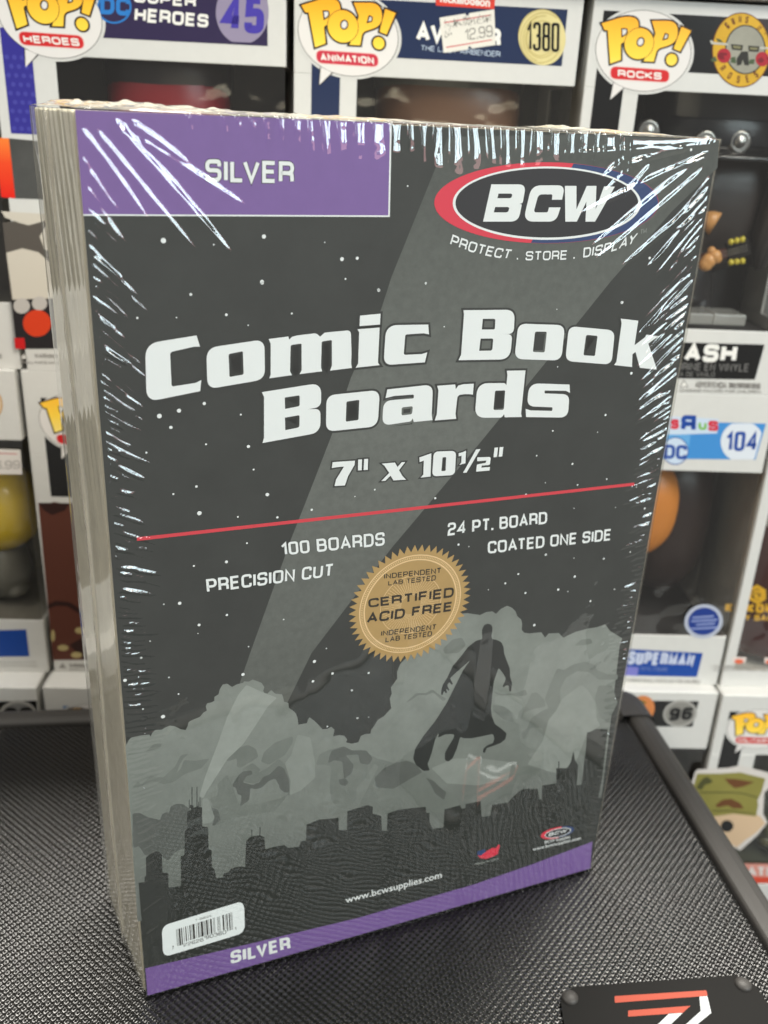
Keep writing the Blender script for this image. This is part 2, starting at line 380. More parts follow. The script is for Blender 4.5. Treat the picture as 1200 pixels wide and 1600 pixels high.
k_cloudl = ink('cloud_light', (164, 170, 164), .88, mottle=.09, mscale=120); k_cloudm = ink('cloud_mid', (124, 130, 124), .88, mottle=.10, mscale=90)
k_cloudd = ink('cloud_dark', (103, 107, 103), .86, mottle=.10, mscale=90); k_sky = ink('skyline', (78, 81, 77), .50, mottle=.05, mscale=90)
k_sky2 = ink('skyline_far', (86, 90, 87), .75); k_fig = ink('figure', (66, 69, 67), .58, mottle=.12, mscale=40)
k_red = ink('red', (228, 62, 82)); k_blue = ink('blue', (50, 72, 118)); k_black = ink('black', (52, 52, 56), .8); k_rule = ink('rule_red', (224, 66, 78))
k_gold = ink('gold', (202, 166, 106), .84, mottle=.05, mscale=150); k_goldl = ink('gold_light', (242, 208, 158)); k_ink = ink('dark_lettering', (48, 42, 34), .8)

# search light beam
LB = [(700, 214), (612, 432), (596, 482), (548, 591), (519, 678), (479, 781), (456, 839), (391, 1020), (372, 1075), (380, 1150), (443, 1110), (487, 1020), (612, 856), (740, 704), (848, 572), (954, 440), (1050, 330), (1121, 262), (1123, 220), (900, 210)]
plate('light_beam', [LB], k_beam, -.010, label='grey search light beam printed across the sky')
# stars
stars = []
for (ox, oy, s, L) in [
    (100, 150, 2.222, [(345, 502, 6), (694, 488, 5), (520, 516, 2), (905, 508, 1.4), (965, 566, 5), (1018, 563, 4), (977, 635, 2.4), (687, 645, 5), (440, 688, 2), (1092, 673, 4)]),
    (600, 170, 2.222, [(1066, 142, 4), (82, 268, 2), (145, 605, 3), (922, 518, 4), (825, 672, 4), (1062, 318, 2), (1033, 495, 2)]),
    (180, 440, 2.609, [(599, 5, 5), (308, 52, 4), (1074, 35, 5), (453, 135, 4), (90, 148, 3), (250, 146, 2), (720, 130, 3), (542, 178, 2), (180, 548, 7), (260, 526, 6), (363, 497, 5), (227, 594, 5), (512, 542, 3), (370, 663, 3), (543, 672, 5), (127, 697, 3), (564, 766, 3), (331, 835, 4), (237, 866, 3), (620, 868, 6), (343, 944, 7), (500, 959, 3), (661, 961, 4), (1058, 848, 3), (977, 876, 2), (801, 930, 4), (537, 1066, 3)]),
    (600, 440, 2.5, [(163, 8, 3), (930, 82, 5), (675, 108, 1.5), (235, 176, 2), (678, 333, 2), (966, 358, 5), (1048, 399, 2), (865, 521, 4), (1003, 488, 2), (659, 583, 3), (834, 588, 2), (1025, 592, 3), (596, 680, 3), (736, 712, 4), (630, 786, 2), (756, 794, 3), (870, 771, 3), (986, 803, 2), (200, 846, 4), (554, 832, 4), (742, 885, 2), (904, 882, 2), (1018, 886, 4), (291, 1027, 4), (331, 1035, 2), (631, 1067, 4), (742, 1080, 2), (858, 1082, 4), (962, 1056, 3)]),
    (520, 800, 2.609, [(868, 174, 5), (983, 187, 2), (1105, 190, 4), (756, 253, 4), (986, 263, 5), (703, 291, 4), (785, 330, 4), (919, 316, 5), (958, 324, 2.5), (634, 317, 2), (1148, 315, 3), (1050, 363, 4), (821, 461, 5), (146, 656, 4), (78, 727, 4), (100, 840, 4), (146, 836, 2)]),
    (180, 1020, 2.609, [(106, 20, 4), (219, 100, 3), (258, 168, 3), (113, 229, 3), (40, 112, 6), (195, 260, 7), (521, 88, 6), (812, 35, 6), (886, 84, 5), (806, 116, 5), (964, 152, 4), (988, 266, 4), (1033, 262, 2), (865, 300, 3)]),
    (180, 850, 3.158, [(388, 108, 4), (549, 88, 6), (240, 297, 3), (318, 292, 7), (551, 350, 5), (414, 399, 6), (408, 441, 2), (658, 506, 3), (831, 372, 3), (1042, 515, 3), (172, 479, 3), (127, 561, 4), (265, 658, 4)])]:
    stars += [(ox + x / s, oy + y / s, r / s) for x, y, r in L]
b = MB()
for u, v, r in stars:
    x, z = CF.px(u, v); rr = max(r * .235, .16)
    b.flat(ell(x, z, rr, rr, n=10), -.034, 0)
o = b.build('printed_star', k_white, card, off=PO); o['kind'] = 'stuff'
# clouds
c3 = crop(180, 1050, 4); c4 = crop(440, 1120, 4); c5 = crop(520, 800, 2.609); c2 = crop(620, 930, 3.333); s5 = crop(180, 1240, 5); s6 = crop(180, 1020, 2.609); s7 = crop(560, 1180, 2.857)
cloudtop = c3([(75, 445), (85, 425), (100, 410), (150, 398), (215, 390), (220, 405), (232, 380), (250, 362), (290, 360), (315, 345), (340, 335), (365, 337), (385, 345), (410, 358), (440, 362), (452, 340), (458, 315), (470, 305), (500, 292), (530, 280), (550, 255), (573, 240), (566, 215), (575, 195), (600, 190), (620, 180), (620, 155), (645, 140), (655, 105), (672, 78), (700, 73), (730, 93), (765, 75), (800, 68), (805, 58), (835, 60), (860, 47), (890, 58), (915, 68), (932, 95), (925, 118), (932, 130), (950, 135), (975, 113), (1000, 135), (1042, 140), (1050, 160), (1055, 185), (1082, 193), (1086, 225), (1110, 240), (1130, 260), (1140, 290), (1145, 330)]) + \
    c4([(110, 48), (158, 40), (165, 15), (175, 3), (205, 25), (235, 55), (255, 78), (285, 75), (310, 62), (330, 80), (322, 122), (360, 114), (390, 118), (410, 140), (403, 160), (440, 168), (480, 158), (495, 120), (520, 108), (555, 105), (560, 80), (580, 55), (600, 20), (640, -5)]) + \
    c5([(238, 800), (232, 760), (240, 740), (237, 715), (262, 680), (262, 650), (275, 620), (330, 560), (450, 420), (548, 412), (600, 420), (625, 408), (650, 405), (665, 415), (685, 395), (710, 382), (730, 390), (745, 405), (752, 425), (768, 438), (772, 455), (770, 480), (780, 492), (800, 495), (820, 493), (850, 490), (865, 512), (880, 495), (920, 493), (940, 512), (965, 500), (990, 488), (1015, 482), (1040, 475), (1075, 470), (1110, 458), (1130, 485), (1180, 515)])
plate('printed_cloud', [cloudtop + [(968, 1010), (940, 1245), (700, 1330), (400, 1400), (215, 1440), (196, 1165)]], k_cloud, -.020, label='grey cloud bank printed across the card')
rd = lambda L: rounded([(p[0], p[1], 3) for p in L])
mids = [c3([(105, 725), (145, 680), (160, 705), (225, 645), (250, 655), (300, 660), (340, 620), (375, 590), (410, 520), (460, 510), (425, 540), (405, 575), (382, 635), (412, 600), (430, 550), (500, 555), (590, 540), (540, 600), (430, 640), (360, 690), (300, 700), (230, 680), (160, 715)]),
        c3([(190, 500), (240, 450), (290, 445), (285, 470), (230, 490), (80, 520), (80, 508)]),
        c3([(790, 660), (800, 600), (860, 568), (910, 610), (892, 630), (950, 600), (1022, 542), (1062, 575), (1098, 640), (1095, 770), (1075, 770), (1090, 680), (1055, 600), (1020, 590), (930, 660), (880, 700), (810, 690)]),
        c3([(670, 520), (740, 500), (780, 470), (830, 455), (880, 480), (895, 530), (850, 560), (780, 600), (760, 590), (760, 540), (700, 560)]),
        c3([(930, 500), (1000, 440), (1110, 400), (1110, 440), (1060, 520), (960, 580), (910, 560)]),
        c3([(590, 790), (640, 770), (640, 700), (700, 640), (735, 720), (770, 820), (860, 830), (1030, 790), (1085, 760), (1000, 870), (800, 900), (620, 960), (625, 880)]),
        c4([(215, 300), (235, 235), (300, 205), (390, 183), (440, 210), (500, 205), (560, 240), (600, 262), (640, 270), (700, 288), (750, 262), (820, 280), (880, 340), (950, 400), (1000, 450), (1060, 480), (1100, 520), (1115, 560), (1000, 600), (780, 590), (650, 620), (600, 600), (520, 590), (480, 560), (560, 400), (605, 310), (580, 290), (520, 390), (470, 440), (465, 520), (400, 580), (350, 570), (310, 520), (300, 440), (310, 310), (275, 300)]),
        c2([(770, 540), (800, 460), (835, 380), (870, 390), (920, 360), (980, 345), (1035, 365), (1040, 390), (1110, 415), (1150, 410), (1150, 440), (1050, 440), (1000, 400), (940, 395), (880, 430), (850, 490), (855, 600), (830, 640), (790, 650), (795, 700), (770, 765), (760, 690), (700, 690), (660, 750), (645, 720), (680, 690), (700, 640), (760, 600), (790, 590)]),
        c2([(640, 640), (680, 560), (700, 510), (730, 505), (770, 545), (775, 580), (720, 590), (660, 610), (655, 650)]),
        c2([(500, 500), (550, 515), (620, 510), (670, 490), (680, 520), (660, 525), (560, 525), (520, 515)]), c2([(500, 570), (560, 580), (600, 610), (610, 660), (560, 650), (500, 600)]),
        c2([(45, 560), (100, 510), (150, 510), (185, 490), (210, 510), (260, 540), (240, 552), (190, 505), (155, 520), (110, 520), (70, 550)]),
        c2([(570, 960), (600, 910), (640, 890), (690, 890), (740, 910), (790, 930), (790, 960), (690, 930), (620, 940)]), c2([(925, 262), (960, 230), (1010, 225), (1020, 250), (980, 260)]),
        c2([(1030, 540), (1050, 470), (1120, 470), (1150, 560), (1100, 660), (1060, 640)]), c2([(240, 280), (290, 230), (340, 220), (360, 260), (320, 300), (250, 305)])]
plate('cloud_shade', [rd(m) for m in mids], k_cloudm, -.027)
lights = [c3([(525, 775), (560, 660), (640, 450), (700, 280), (770, 140), (820, 80), (930, 130), (1012, 160), (950, 220), (880, 330), (800, 450), (700, 545), (640, 640), (575, 740), (550, 790)]),
          c3([(545, 950), (545, 790), (580, 790), (600, 850), (622, 910), (600, 942)]),
          c2([(790, 650), (830, 600), (860, 540), (900, 510), (960, 465), (1000, 500), (1035, 560), (1040, 640), (1060, 680), (990, 720), (940, 850), (870, 930), (800, 920), (740, 900), (680, 880), (760, 760)]),
          c2([(510, 525), (600, 520), (650, 540), (665, 580), (640, 600), (625, 650), (605, 610), (560, 580), (510, 565)]),
          c4([(60, 240), (100, 110), (180, 130), (210, 290), (210, 380), (120, 460), (50, 490), (55, 400), (20, 290)]),
          c2([(180, 900), (300, 850), (440, 850), (600, 870), (580, 960), (420, 990), (260, 980)])]
plate('cloud_light', [rd(m) for m in lights[:1]], k_cloudl, -.0305); plate('cloud_pale', [rd(m) for m in lights[1:]], ink('cloud_pale', (150, 156, 150), .88, mottle=.09, mscale=110), -.030)
darks = [c3([(740, 690), (775, 640), (800, 620), (855, 615), (858, 640), (820, 650), (798, 690), (860, 705), (900, 690), (925, 655), (965, 640), (1020, 585), (1055, 600), (1085, 670), (1088, 750), (1060, 755), (1030, 730), (1020, 700), (1000, 665), (960, 680), (920, 720), (880, 733), (845, 725), (838, 800), (780, 840), (790, 770), (765, 765), (755, 725), (730, 712)]),
         c3([(338, 880), (345, 840), (385, 822), (425, 825), (465, 855), (478, 1040), (440, 1100), (380, 1120), (330, 1180), (260, 1130), (190, 1150), (150, 1090), (112, 1100), (108, 885), (150, 878), (200, 905), (280, 925), (290, 890), (320, 875)]),
         c3([(600, 845), (640, 860), (660, 920), (620, 960), (605, 960), (622, 910)]),
         c4([(300, 240), (315, 210), (390, 185), (440, 210), (530, 210), (570, 260), (545, 300), (490, 290), (480, 235), (400, 240), (450, 300), (440, 350), (390, 390), (385, 330), (380, 280), (330, 270), (290, 290)]),
         c4([(580, 380), (640, 320), (720, 285), (780, 275), (830, 290), (880, 345), (800, 390), (750, 420), (700, 450), (590, 440)]), c4([(355, 390), (400, 385), (420, 410), (400, 432), (365, 425)]),
         c4([(900, 380), (950, 400), (1000, 450), (1030, 470), (1015, 520), (960, 480), (930, 420)])]
plate('cloud_shadow', [rd(m) for m in darks], k_cloudd, -.0335)
# skyline
sk = s5([(182, 697), (228, 690), (230, 650), (242, 640), (240, 500), (270, 470), (320, 450), (348, 458), (365, 480), (370, 615), (415, 620), (418, 735), (515, 720), (512, 490), (540, 480), (545, 290), (560, 280), (562, 145), (580, 130), (590, 128), (592, 95), (610, 90), (612, 108), (632, 105), (636, 92), (648, 92), (650, 106), (678, 105), (680, 255), (725, 260), (730, 435), (752, 440), (757, 575), (775, 590), (790, 660), (840, 655), (850, 620), (885, 615), (900, 590), (940, 575), (990, 568), (1015, 575), (1022, 375), (1045, 345), (1065, 335), (1130, 325), (1165, 340), (1172, 435)]) + \
    s6([(615, 800), (650, 790), (690, 783), (705, 795), (750, 790), (757, 768), (778, 765), (780, 700), (830, 680), (910, 672), (912, 722), (945, 722), (946, 645), (1030, 620), (1050, 628), (1050, 655), (1085, 665), (1087, 725), (1108, 725), (1110, 655)]) + \
    c4([(730, 580), (800, 572), (900, 562), (905, 600), (925, 600), (925, 660), (945, 700), (1012, 690), (1018, 578), (1115, 552), (1125, 575), (1148, 570), (1150, 545)]) + \
    s7([(545, 205), (550, 275), (590, 270), (597, 222), (670, 210), (685, 190), (712, 165), (735, 150), (800, 150), (808, 198), (818, 195), (820, 135), (884, 125), (890, 60), (895, 125), (918, 115), (925, 70)]) + \
    c2([(875, 960), (880, 910), (905, 870), (920, 812), (928, 860), (945, 885), (940, 950), (935, 990), (962, 985), (985, 800), (990, 715), (1010, 710), (1040, 695), (1098, 698), (1068, 960)]) + [(928, 1280), (925, 1318), (560, 1440), (228, 1512), (218, 1400)]
plate('printed_skyline', [sk], k_sky, -.036, label='dark city skyline printed along the bottom of the card')
aer = []
for x, z0, z1, wd in [(480, 718, 850, 5), (511, 718, 850, 5), (463, 797, 860, 4), (530, 782, 860, 4), (521, 810, 850, 4), (472, 830, 850, 10)]:
    aer.append(c3([(x - wd / 2, z0), (x + wd / 2, z0), (x + wd / 2, z1), (x - wd / 2, z1)]))
for x, z0, z1, wd in [(1066, 280, 345, 5), (1131, 262, 330, 7)]:
    aer.append(s5([(x - wd / 2, z0), (x + wd / 2, z0), (x + wd / 2, z1), (x - wd / 2, z1)]))
for x, z0, z1, wd in [(843, 865, 960, 5), (860, 900, 990, 60)]:
    aer.append(c2([(x - wd / 2, z0), (x + wd / 2, z0), (x + wd / 2, z1), (x - wd / 2, z1)]))
plate('roof_aerial', aer, k_sky, -.038)
plate('tower_highlight', [s5([(545, 380), (580, 330), (640, 290), (725, 262), (728, 325), (680, 315), (620, 325), (570, 350), (548, 390)]), s5([(562, 220), (640, 190), (678, 185), (680, 240), (620, 240), (562, 275)])], k_sky2, -.0385)
# caped figure seen from below
fig = c2([(470, 148), (490, 152), (498, 165), (497, 190), (492, 210), (495, 228), (520, 232), (545, 245), (556, 270), (558, 300), (572, 340), (588, 380), (590, 425), (600, 455), (595, 500), (586, 502), (582, 470), (570, 468), (556, 480), (550, 475), (560, 455), (568, 432), (552, 405), (530, 378), (522, 400), (505, 450), (497, 520), (490, 590), (495, 630), (510, 670), (545, 695), (572, 720), (565, 750), (540, 770), (500, 785), (468, 795), (458, 822), (448, 820), (450, 800), (470, 782), (500, 770), (508, 745), (500, 722), (450, 733), (390, 745), (350, 745), (330, 738), (322, 765), (312, 800), (290, 850), (268, 867), (250, 858), (250, 820), (270, 785), (295, 745), (300, 726), (280, 722), (250, 725), (215, 742), (218, 715), (200, 750), (182, 820), (160, 880), (172, 912), (140, 915), (100, 885), (85, 850), (95, 800), (140, 730), (200, 655), (260, 560), (300, 480), (345, 390), (382, 338), (340, 375), (300, 410), (277, 432), (292, 462), (286, 467), (272, 452), (262, 470), (275, 495), (268, 497), (256, 485), (262, 508), (254, 510), (246, 497), (237, 522), (230, 515), (232, 490), (240, 465), (262, 430), (290, 370), (340, 310), (370, 270), (410, 238), (445, 228), (443, 180), (455, 155)])
plate('caped_figure', [rounded([(p[0], p[1], 2) for p in fig], seg=3)], k_fig, -.040, label='dark silhouette of a caped flying figure')
# purple panel and bottom band
plate('purple_panel', [[(117, 171), (612, 192), (609, 339), (130.2, 337)]], k_white, -.040)
plate('purple_fill', [[(117, 171), (609.5, 192), (606.5, 336.5), (130, 334.6)]], k_purple, -.043, label='purple panel with the word SILVER')
plate('purple_band', [[(227, 1513), (380, 1477), (560, 1434), (740, 1382), (830, 1351), (925.5, 1315), (921.5, 1360), (230.7, 1558.5)]], k_purple, -.043, fn=lambda u, v: (CF.px(u, v)[0], max(CF.px(u, v)[1], .9)))
b = MB(); b.box(.6, CW - .6, .35, CT - 1, .0, .88); b.build('contact_shade_strip', mat('contact_shade_black', (.012, .012, .012), rough=.8), pack, off=PO)  # black strip painting the contact shade between pack and case
# lettering
WY = -.085
def title():
    a = crop(220, 500, 5); c = crop(440, 470, 5); d = crop(700, 470, 6.667); e = crop(860, 480, 6.667); f = crop(400, 580, 5); g = crop(640, 560, 4.615); n = crop(500, 690, 4); I = crop(0, 0, 1)
    out = []
    out.append([a([(435, 120), (462, 208), (415, 208), (228, 250, 25), (240, 520, 20), (430, 490), (472, 468), (463, 555), (45, 640, 100), (33, 185, 110)])])
    out.append([a([(511, 218, 90), (965, 150, 80), (970, 463, 80), (520, 540, 80)]), a([(685, 265, 15), (797, 243, 12), (803, 425, 15), (692, 445, 12)])])
    out.append([c([(-102, 298), (52, 278), (58, 303), (80, 281), (120, 270), (270, 252, 20), (300, 280), (335, 248, 10), (470, 235), (540, 228, 60), (545, 400), (543, 490), (548, 524), (378, 545), (392, 505), (392, 305, 12), (312, 318, 12), (307, 520), (316, 550), (140, 572), (156, 540), (155, 333, 12), (70, 345, 15), (65, 550), (80, 580), (-97, 605), (-86, 575), (-86, 335)])])
    out.append([c([(612, 115), (772, 100), (768, 185), (608, 197)])]); out.append([c([(592, 222), (765, 208), (752, 480), (765, 502), (578, 522), (597, 490), (605, 245)])])
    out.append([c([(1145, 185), (1150, 262), (1110, 253), (965, 263, 15), (953, 422, 15), (1095, 415), (1137, 402), (1118, 480), (795, 503, 70), (815, 190, 90)])])
    out.append([d([(160, 97), (695, 92, 95), (683, 345, 70), (560, 346), (668, 348, 50), (645, 610, 110), (108, 618), (135, 560), (165, 140)]), d([(362, 187), (492, 187, 18), (486, 298, 18), (350, 298)]), d([(338, 393), (470, 392, 18), (460, 518, 25), (323, 520)])])
    out.append([d([(730, 236, 85), (1217, 253, 85), (1179, 622, 90), (690, 606, 90)]), d([(905, 320, 20), (1028, 322, 15), (1005, 537, 20), (882, 532, 15)])])
    out.append([e([(190, 196, 80), (670, 240, 80), (635, 598, 80), (153, 560, 80)]), e([(370, 288, 18), (490, 297, 18), (462, 508, 18), (342, 500, 18)])])
    out.append([e([(732, 118), (913, 140), (875, 395), (985, 312), (998, 285), (1135, 302), (1090, 325), (1018, 378), (1085, 580), (1108, 650), (930, 630), (885, 465), (853, 490), (848, 622), (660, 602), (685, 570), (740, 170)])])
    out.append([f([(45, 163), (508, 90, 85), (508, 278, 60), (408, 296), (503, 293, 45), (503, 478, 80), (50, 560), (62, 520), (62, 200)]), f([(224, 205), (341, 187, 15), (340, 272, 15), (226, 294)]), f([(225, 362), (340, 342, 15), (338, 438, 18), (228, 460)])])
    out.append([f([(550, 188, 70), (967, 145, 75), (950, 430, 75), (545, 472, 70)]), f([(706, 237, 12), (806, 223, 10), (800, 380, 12), (700, 394, 12)])])
    out.append([I([(605, 608.3), (676.5, 600.5, 14), (674.3, 648), (675.6, 656.3), (646.5, 659.3), (644.5, 653.5), (642, 658.3, 4), (597, 665, 13), (599, 626, 13), (640, 622.8), (646.3, 622.3, 2), (646.5, 616.4, 2), (640, 616.8), (616, 618.5), (602.2, 622)]), I([(627.5, 636.5, 3), (645, 634.5, 3), (643.5, 647, 3), (627, 649, 3)])])
    out.append([g([(198, 197), (328, 187), (332, 222), (350, 195), (390, 185), (462, 182), (455, 262), (440, 258), (400, 257), (345, 264, 25), (330, 400), (335, 435), (180, 447), (195, 400), (207, 230)])])
    out.append([g([(700, 88), (835, 86), (803, 395), (808, 422), (685, 424), (680, 402), (662, 426, 10), (468, 428, 75), (488, 178, 80), (685, 177, 12), (697, 192), (704, 120)]), g([(615, 232, 12), (688, 230, 8), (678, 370, 12), (603, 372, 12)])])
    out.append([g([(1152, 188), (1155, 248), (1125, 233), (972, 231, 8), (972, 252, 8), (1152, 258, 50), (1140, 427, 60), (838, 422), (836, 363), (870, 374), (1027, 378, 8), (1030, 352, 8), (845, 345, 55), (860, 178, 75)])])
    sz = []
    sz.append([n([(78, 128), (218, 118), (215, 145), (175, 215), (155, 273), (90, 277), (100, 235), (150, 155), (100, 160), (73, 165)])])
    for q in ([(238, 112), (262, 110), (260, 178), (236, 180)], [(275, 108), (300, 107), (298, 176), (272, 177)], [(1090, 38), (1112, 36), (1105, 95), (1083, 97)], [(1122, 34), (1145, 33), (1138, 92), (1116, 94)],
              [(975, 48), (1002, 46), (915, 193), (893, 195)], [(385, 137), (467, 130), (484, 158), (510, 128), (532, 127), (493, 178), (515, 215), (537, 237), (458, 242), (440, 212), (408, 244), (382, 246), (432, 195), (402, 150)],
              [(620, 98), (645, 90), (695, 72), (690, 218), (628, 224), (645, 205), (648, 118), (622, 128)], [(866, 72), (890, 66), (912, 55), (908, 135), (870, 145), (882, 130), (884, 88), (866, 92)],
              [(982, 98), (1066, 95, 12), (1062, 145, 12), (1010, 150), (1008, 162), (1062, 158), (1058, 180), (975, 187), (980, 142, 8), (1035, 132), (1038, 118), (982, 122)]): sz.append([n(q)])
    sz.append([n([(710, 62, 30), (850, 57, 30), (842, 208, 30), (700, 217, 30)]), n([(765, 98, 5), (788, 96, 5), (784, 182, 5), (758, 184, 5)])])
    for nm, S, ow in (('title_lettering', out, .62), ('size_lettering', sz, .45)):
        b = MB(); bo = MB()
        for L in S:
            LL = [[CF.px(*p) for p in rounded(l)] for l in L]
            b.flat(LL, WY - .012)
            OO = [offset(LL[0], ow)] + [offset(l, -ow) for l in LL[1:]]
            bo.flat(OO, WY)
        b.build(nm, k_white, card, off=PO); bo.build(nm.replace('lettering', 'outline'), k_line, card, off=PO)
title()
PX = lambda q: [CF.px(*p[:2]) for p in q]
def words(name, L, m, t=.18, parent=None, y=WY, shadow=True):
    for it in L:
        b = MB(); bs = MB(); txt, q = it[0], it[1]; bend = it[2] if len(it) > 2 else 0
        text(b, txt, PX(q), t=t, y=y, bend=bend); text(bs, txt, PX(q), t=t, grow=.035, y=y + .025, bend=bend)
        if shadow: bs.build(name + '_shadow', k_line, parent or card, off=PO)
        b.build(name, m, parent or card, off=PO)
words('silver_lettering', [('SILVER', [(321, 284), (459, 286.5), (459.5, 252.5), (320.5, 248.5)])], k_white, t=.185)
words('feature_lettering', [('100 BOARDS', [(440, 868), (601, 852), (601, 831), (438, 848)]), ('PRECISION CUT', [(323.5, 926), (520, 900), (522, 880), (321.5, 905)]),
      ('24 PT. BOARD', [(699, 837), (854.5, 818), (855, 799), (699.6, 817)]), ('COATED ONE SIDE', [(762, 865), (954, 844), (955.5, 826), (762, 846)])], k_white, t=.175)
plate('red_rule', [[(214, 839.5), (600, 797), (991, 754), (991, 758.5), (600, 802), (214, 845)]], k_rule, -.07, label='thin red rule under the size')
l8 = crop(670, 240, 3.333)
plate('emblem_red', [l8(ell(612, 256, 584, 211, n=90))], k_red, -.075, label='red and blue oval brand emblem')
blue = [p for p in ell(612, 256, 582, 210, n=120, a0=-76, a1=98)]
plate('emblem_blue', [l8(blue)], k_blue, -.079)
plate('emblem_ring', [l8(ell(614, 258, 490, 191, n=80))], k_white, -.083)
plate('emblem_oval', [l8(ell(614, 257, 476, 180, n=80))], k_black, -.088)
b = MB()
for L in ([[(325, 160), (505, 160, 38), (488, 258, 26), (470, 262), (484, 264, 18), (465, 354, 40), (282, 354)], [(362, 208), (435, 208, 12), (430, 232, 12), (356, 232)], [(345, 278), (420, 278, 12), (412, 306, 12), (337, 306)]],
          [[(535, 165, 50), (708, 165, 45), (693, 240), (640, 240), (643, 212, 8), (570, 212, 22), (545, 306, 15), (618, 306, 8), (625, 280), (685, 280), (662, 354, 50), (490, 354, 55)]],
          [[(708, 168), (768, 168), (768, 290), (822, 168), (872, 168), (868, 290), (912, 170), (968, 172), (865, 354), (815, 354), (820, 250), (770, 354), (710, 354)]]):
    b.flat([rounded(l8(l)) for l in L], -.095, 0, CF.px)
b.build('emblem_lettering', k_white, card, off=PO)
w8 = lambda L: l8(L)
words('motto_lettering', [('PROTECT', w8([(108, 474), (420, 550), (437, 500), (124, 420)]), .22), ('.', w8([(457, 552), (467, 552), (467, 505), (457, 505)])), ('STORE', w8([(502, 556), (718, 552), (722, 502), (506, 508)]), .03),
      ('.', w8([(752, 548), (762, 547), (762, 500), (752, 500)])), ('DISPLAY', w8([(802, 542), (1068, 468), (1092, 408), (806, 490)]), .20)], k_white, t=.175)
words('trademark_lettering', [('TM', w8([(1100, 420), (1132, 412), (1134, 388), (1102, 396)]))], k_cloudl, t=.12, shadow=False)
# gold seal
sl = crop(540, 840, 5.854); sx_, sz_ = 89.45, 138.2; SR = 20.9
def circ(r0, r1=None, n=80, a=0):
    r1 = r1 or r0; return [(sx_ + (r0 if k % 2 == 0 else r1) * math.cos(2 * math.pi * k / n + a), sz_ + (r0 if k % 2 == 0 else r1) * math.sin(2 * math.pi * k / n + a)) for k in range(n)]
idt = lambda x, z: (x, z)
plate('seal_burst', [circ(SR, SR * .885, n=104)], k_gold, -.10, fn=idt, label='gold starburst seal')
b = MB(); b.flat([circ(SR * .835), circ(SR * .818)], -.104); b.flat([circ(SR * .765), circ(SR * .745)], -.104); b.flat([circ(SR * .50), circ(SR * .492)], -.104)
for k in range(170):
    a = 2 * math.pi * k / 170; ca, sa = math.cos(a), math.sin(a); r0, r1 = SR * .775, SR * .808; d = .10
    b.flat([(sx_ + r * ca + s * d * -sa, sz_ + r * sa + s * d * ca) for r, s in ((r0, -1), (r1, -1), (r1, 1), (r0, 1))], -.104)
for k in range(64):
    a = 2 * math.pi * k / 64; ca, sa = math.cos(a), math.sin(a); r0, r1 = SR * .16, SR * .47; d = .055
    b.flat([(sx_ + r * ca + s * d * -sa, sz_ + r * sa + s * d * ca) for r, s in ((r0, -1), (r1, -1), (r1, 1), (r0, 1))], -.104)
b.build('seal_ring', k_goldl, card, off=PO)
words('seal_lettering', [('INDEPENDENT', sl([(350, 377), (873, 325), (875, 272), (350, 330)])), ('LAB TESTED', sl([(388, 437), (822, 390), (828, 340), (388, 395)])), ('INDEPENDENT', sl([(322, 900), (826, 840), (832, 788), (325, 853)])), ('LAB TESTED', sl([(362, 957), (787, 900), (792, 852), (365, 910)]))], k_ink, t=.19, shadow=False, y=-.11)
words('seal_title', [('CERTIFIED', sl([(208, 640), (985, 543), (994, 450), (205, 560)])), ('ACID FREE', sl([(190, 785), (970, 670), (980, 582), (200, 690)]))], k_ink, t=.22, shadow=False, y=-.11)
# bottom print
b8 = crop(180, 1340, 3.158)
words('silver_lettering', [('SILVER', b8([(570, 524), (866, 450), (860, 388), (568, 462)]))], k_white, t=.2, shadow=False)
def fonttext(txt, q, name, m, parent, y, off, weight=0.0):
    cu = bpy.data.curves.new(name, 'FONT'); cu.body = txt; cu.offset = weight; cu.resolution_u = 3
    to = bpy.data.objects.new(name, cu); COL.objects.link(to); bpy.context.view_layer.update()
    me = bpy.data.meshes.new_from_object(to.evaluated_get(bpy.context.evaluated_depsgraph_get())); bpy.data.objects.remove(to)
    xs = [v.co.x for v in me.vertices]; x0, x1 = min(xs), max(xs); f = quadmap(q)
    mb = MB(); V = []
    for v in me.vertices:
        X, Z = f((v.co.x - x0) / (x1 - x0), v.co.y / .73); V.append((X, y, Z))
    mb.add(V, [tuple(p.vertices) for p in me.polygons]); bpy.data.meshes.remove(me)
    return mb.build(name, m, parent, off=off)
fonttext('www.bcwsupplies.com', PX([(540, 1411), (690, 1371), (690, 1361), (539, 1401)]), 'web_lettering', k_white, card, -.09, PO, .012)
m7 = crop(560, 1180, 2.857)
plate('small_emblem_red', [m7(ell(888, 345, 76, 24, rot=-13, n=40))], k_red, -.075); plate('small_emblem_blue', [m7(ell(888, 345, 76, 24, rot=-13, n=30, a0=-70, a1=90))], k_blue, -.079)
plate('small_emblem_ring', [m7(ell(890, 346, 60, 19, rot=-13, n=30))], k_white, -.083); plate('small_emblem_oval', [m7(ell(890, 346, 57, 16.5, rot=-13, n=30))], k_black, -.087)
words('small_emblem_lettering', [('BCW', m7([(848, 362), (928, 342), (932, 328), (852, 347)]))], k_white, t=.22, shadow=False, y=-.092)
fonttext('BCW Supplies', PX(m7([(832, 394), (945, 369), (945, 357), (832, 381)])), 'maker_lettering', k_white, card, -.09, PO, .01)
fonttext('www.bcwsupplies.com', PX(m7([(778, 426), (992, 375), (992, 362), (778, 412)])), 'maker_lettering', k_white, card, -.09, PO, .01)
plate('flag_mark', [m7([(532, 445), (560, 435), (600, 412), (612, 415), (625, 398), (632, 402), (626, 420), (622, 440), (600, 452), (570, 462), (545, 460)])], k_red, -.075, label='small red and blue map-shaped mark')
plate('flag_mark_blue', [m7([(530, 445), (530, 430), (565, 418), (568, 432), (545, 448)])], k_blue, -.079)
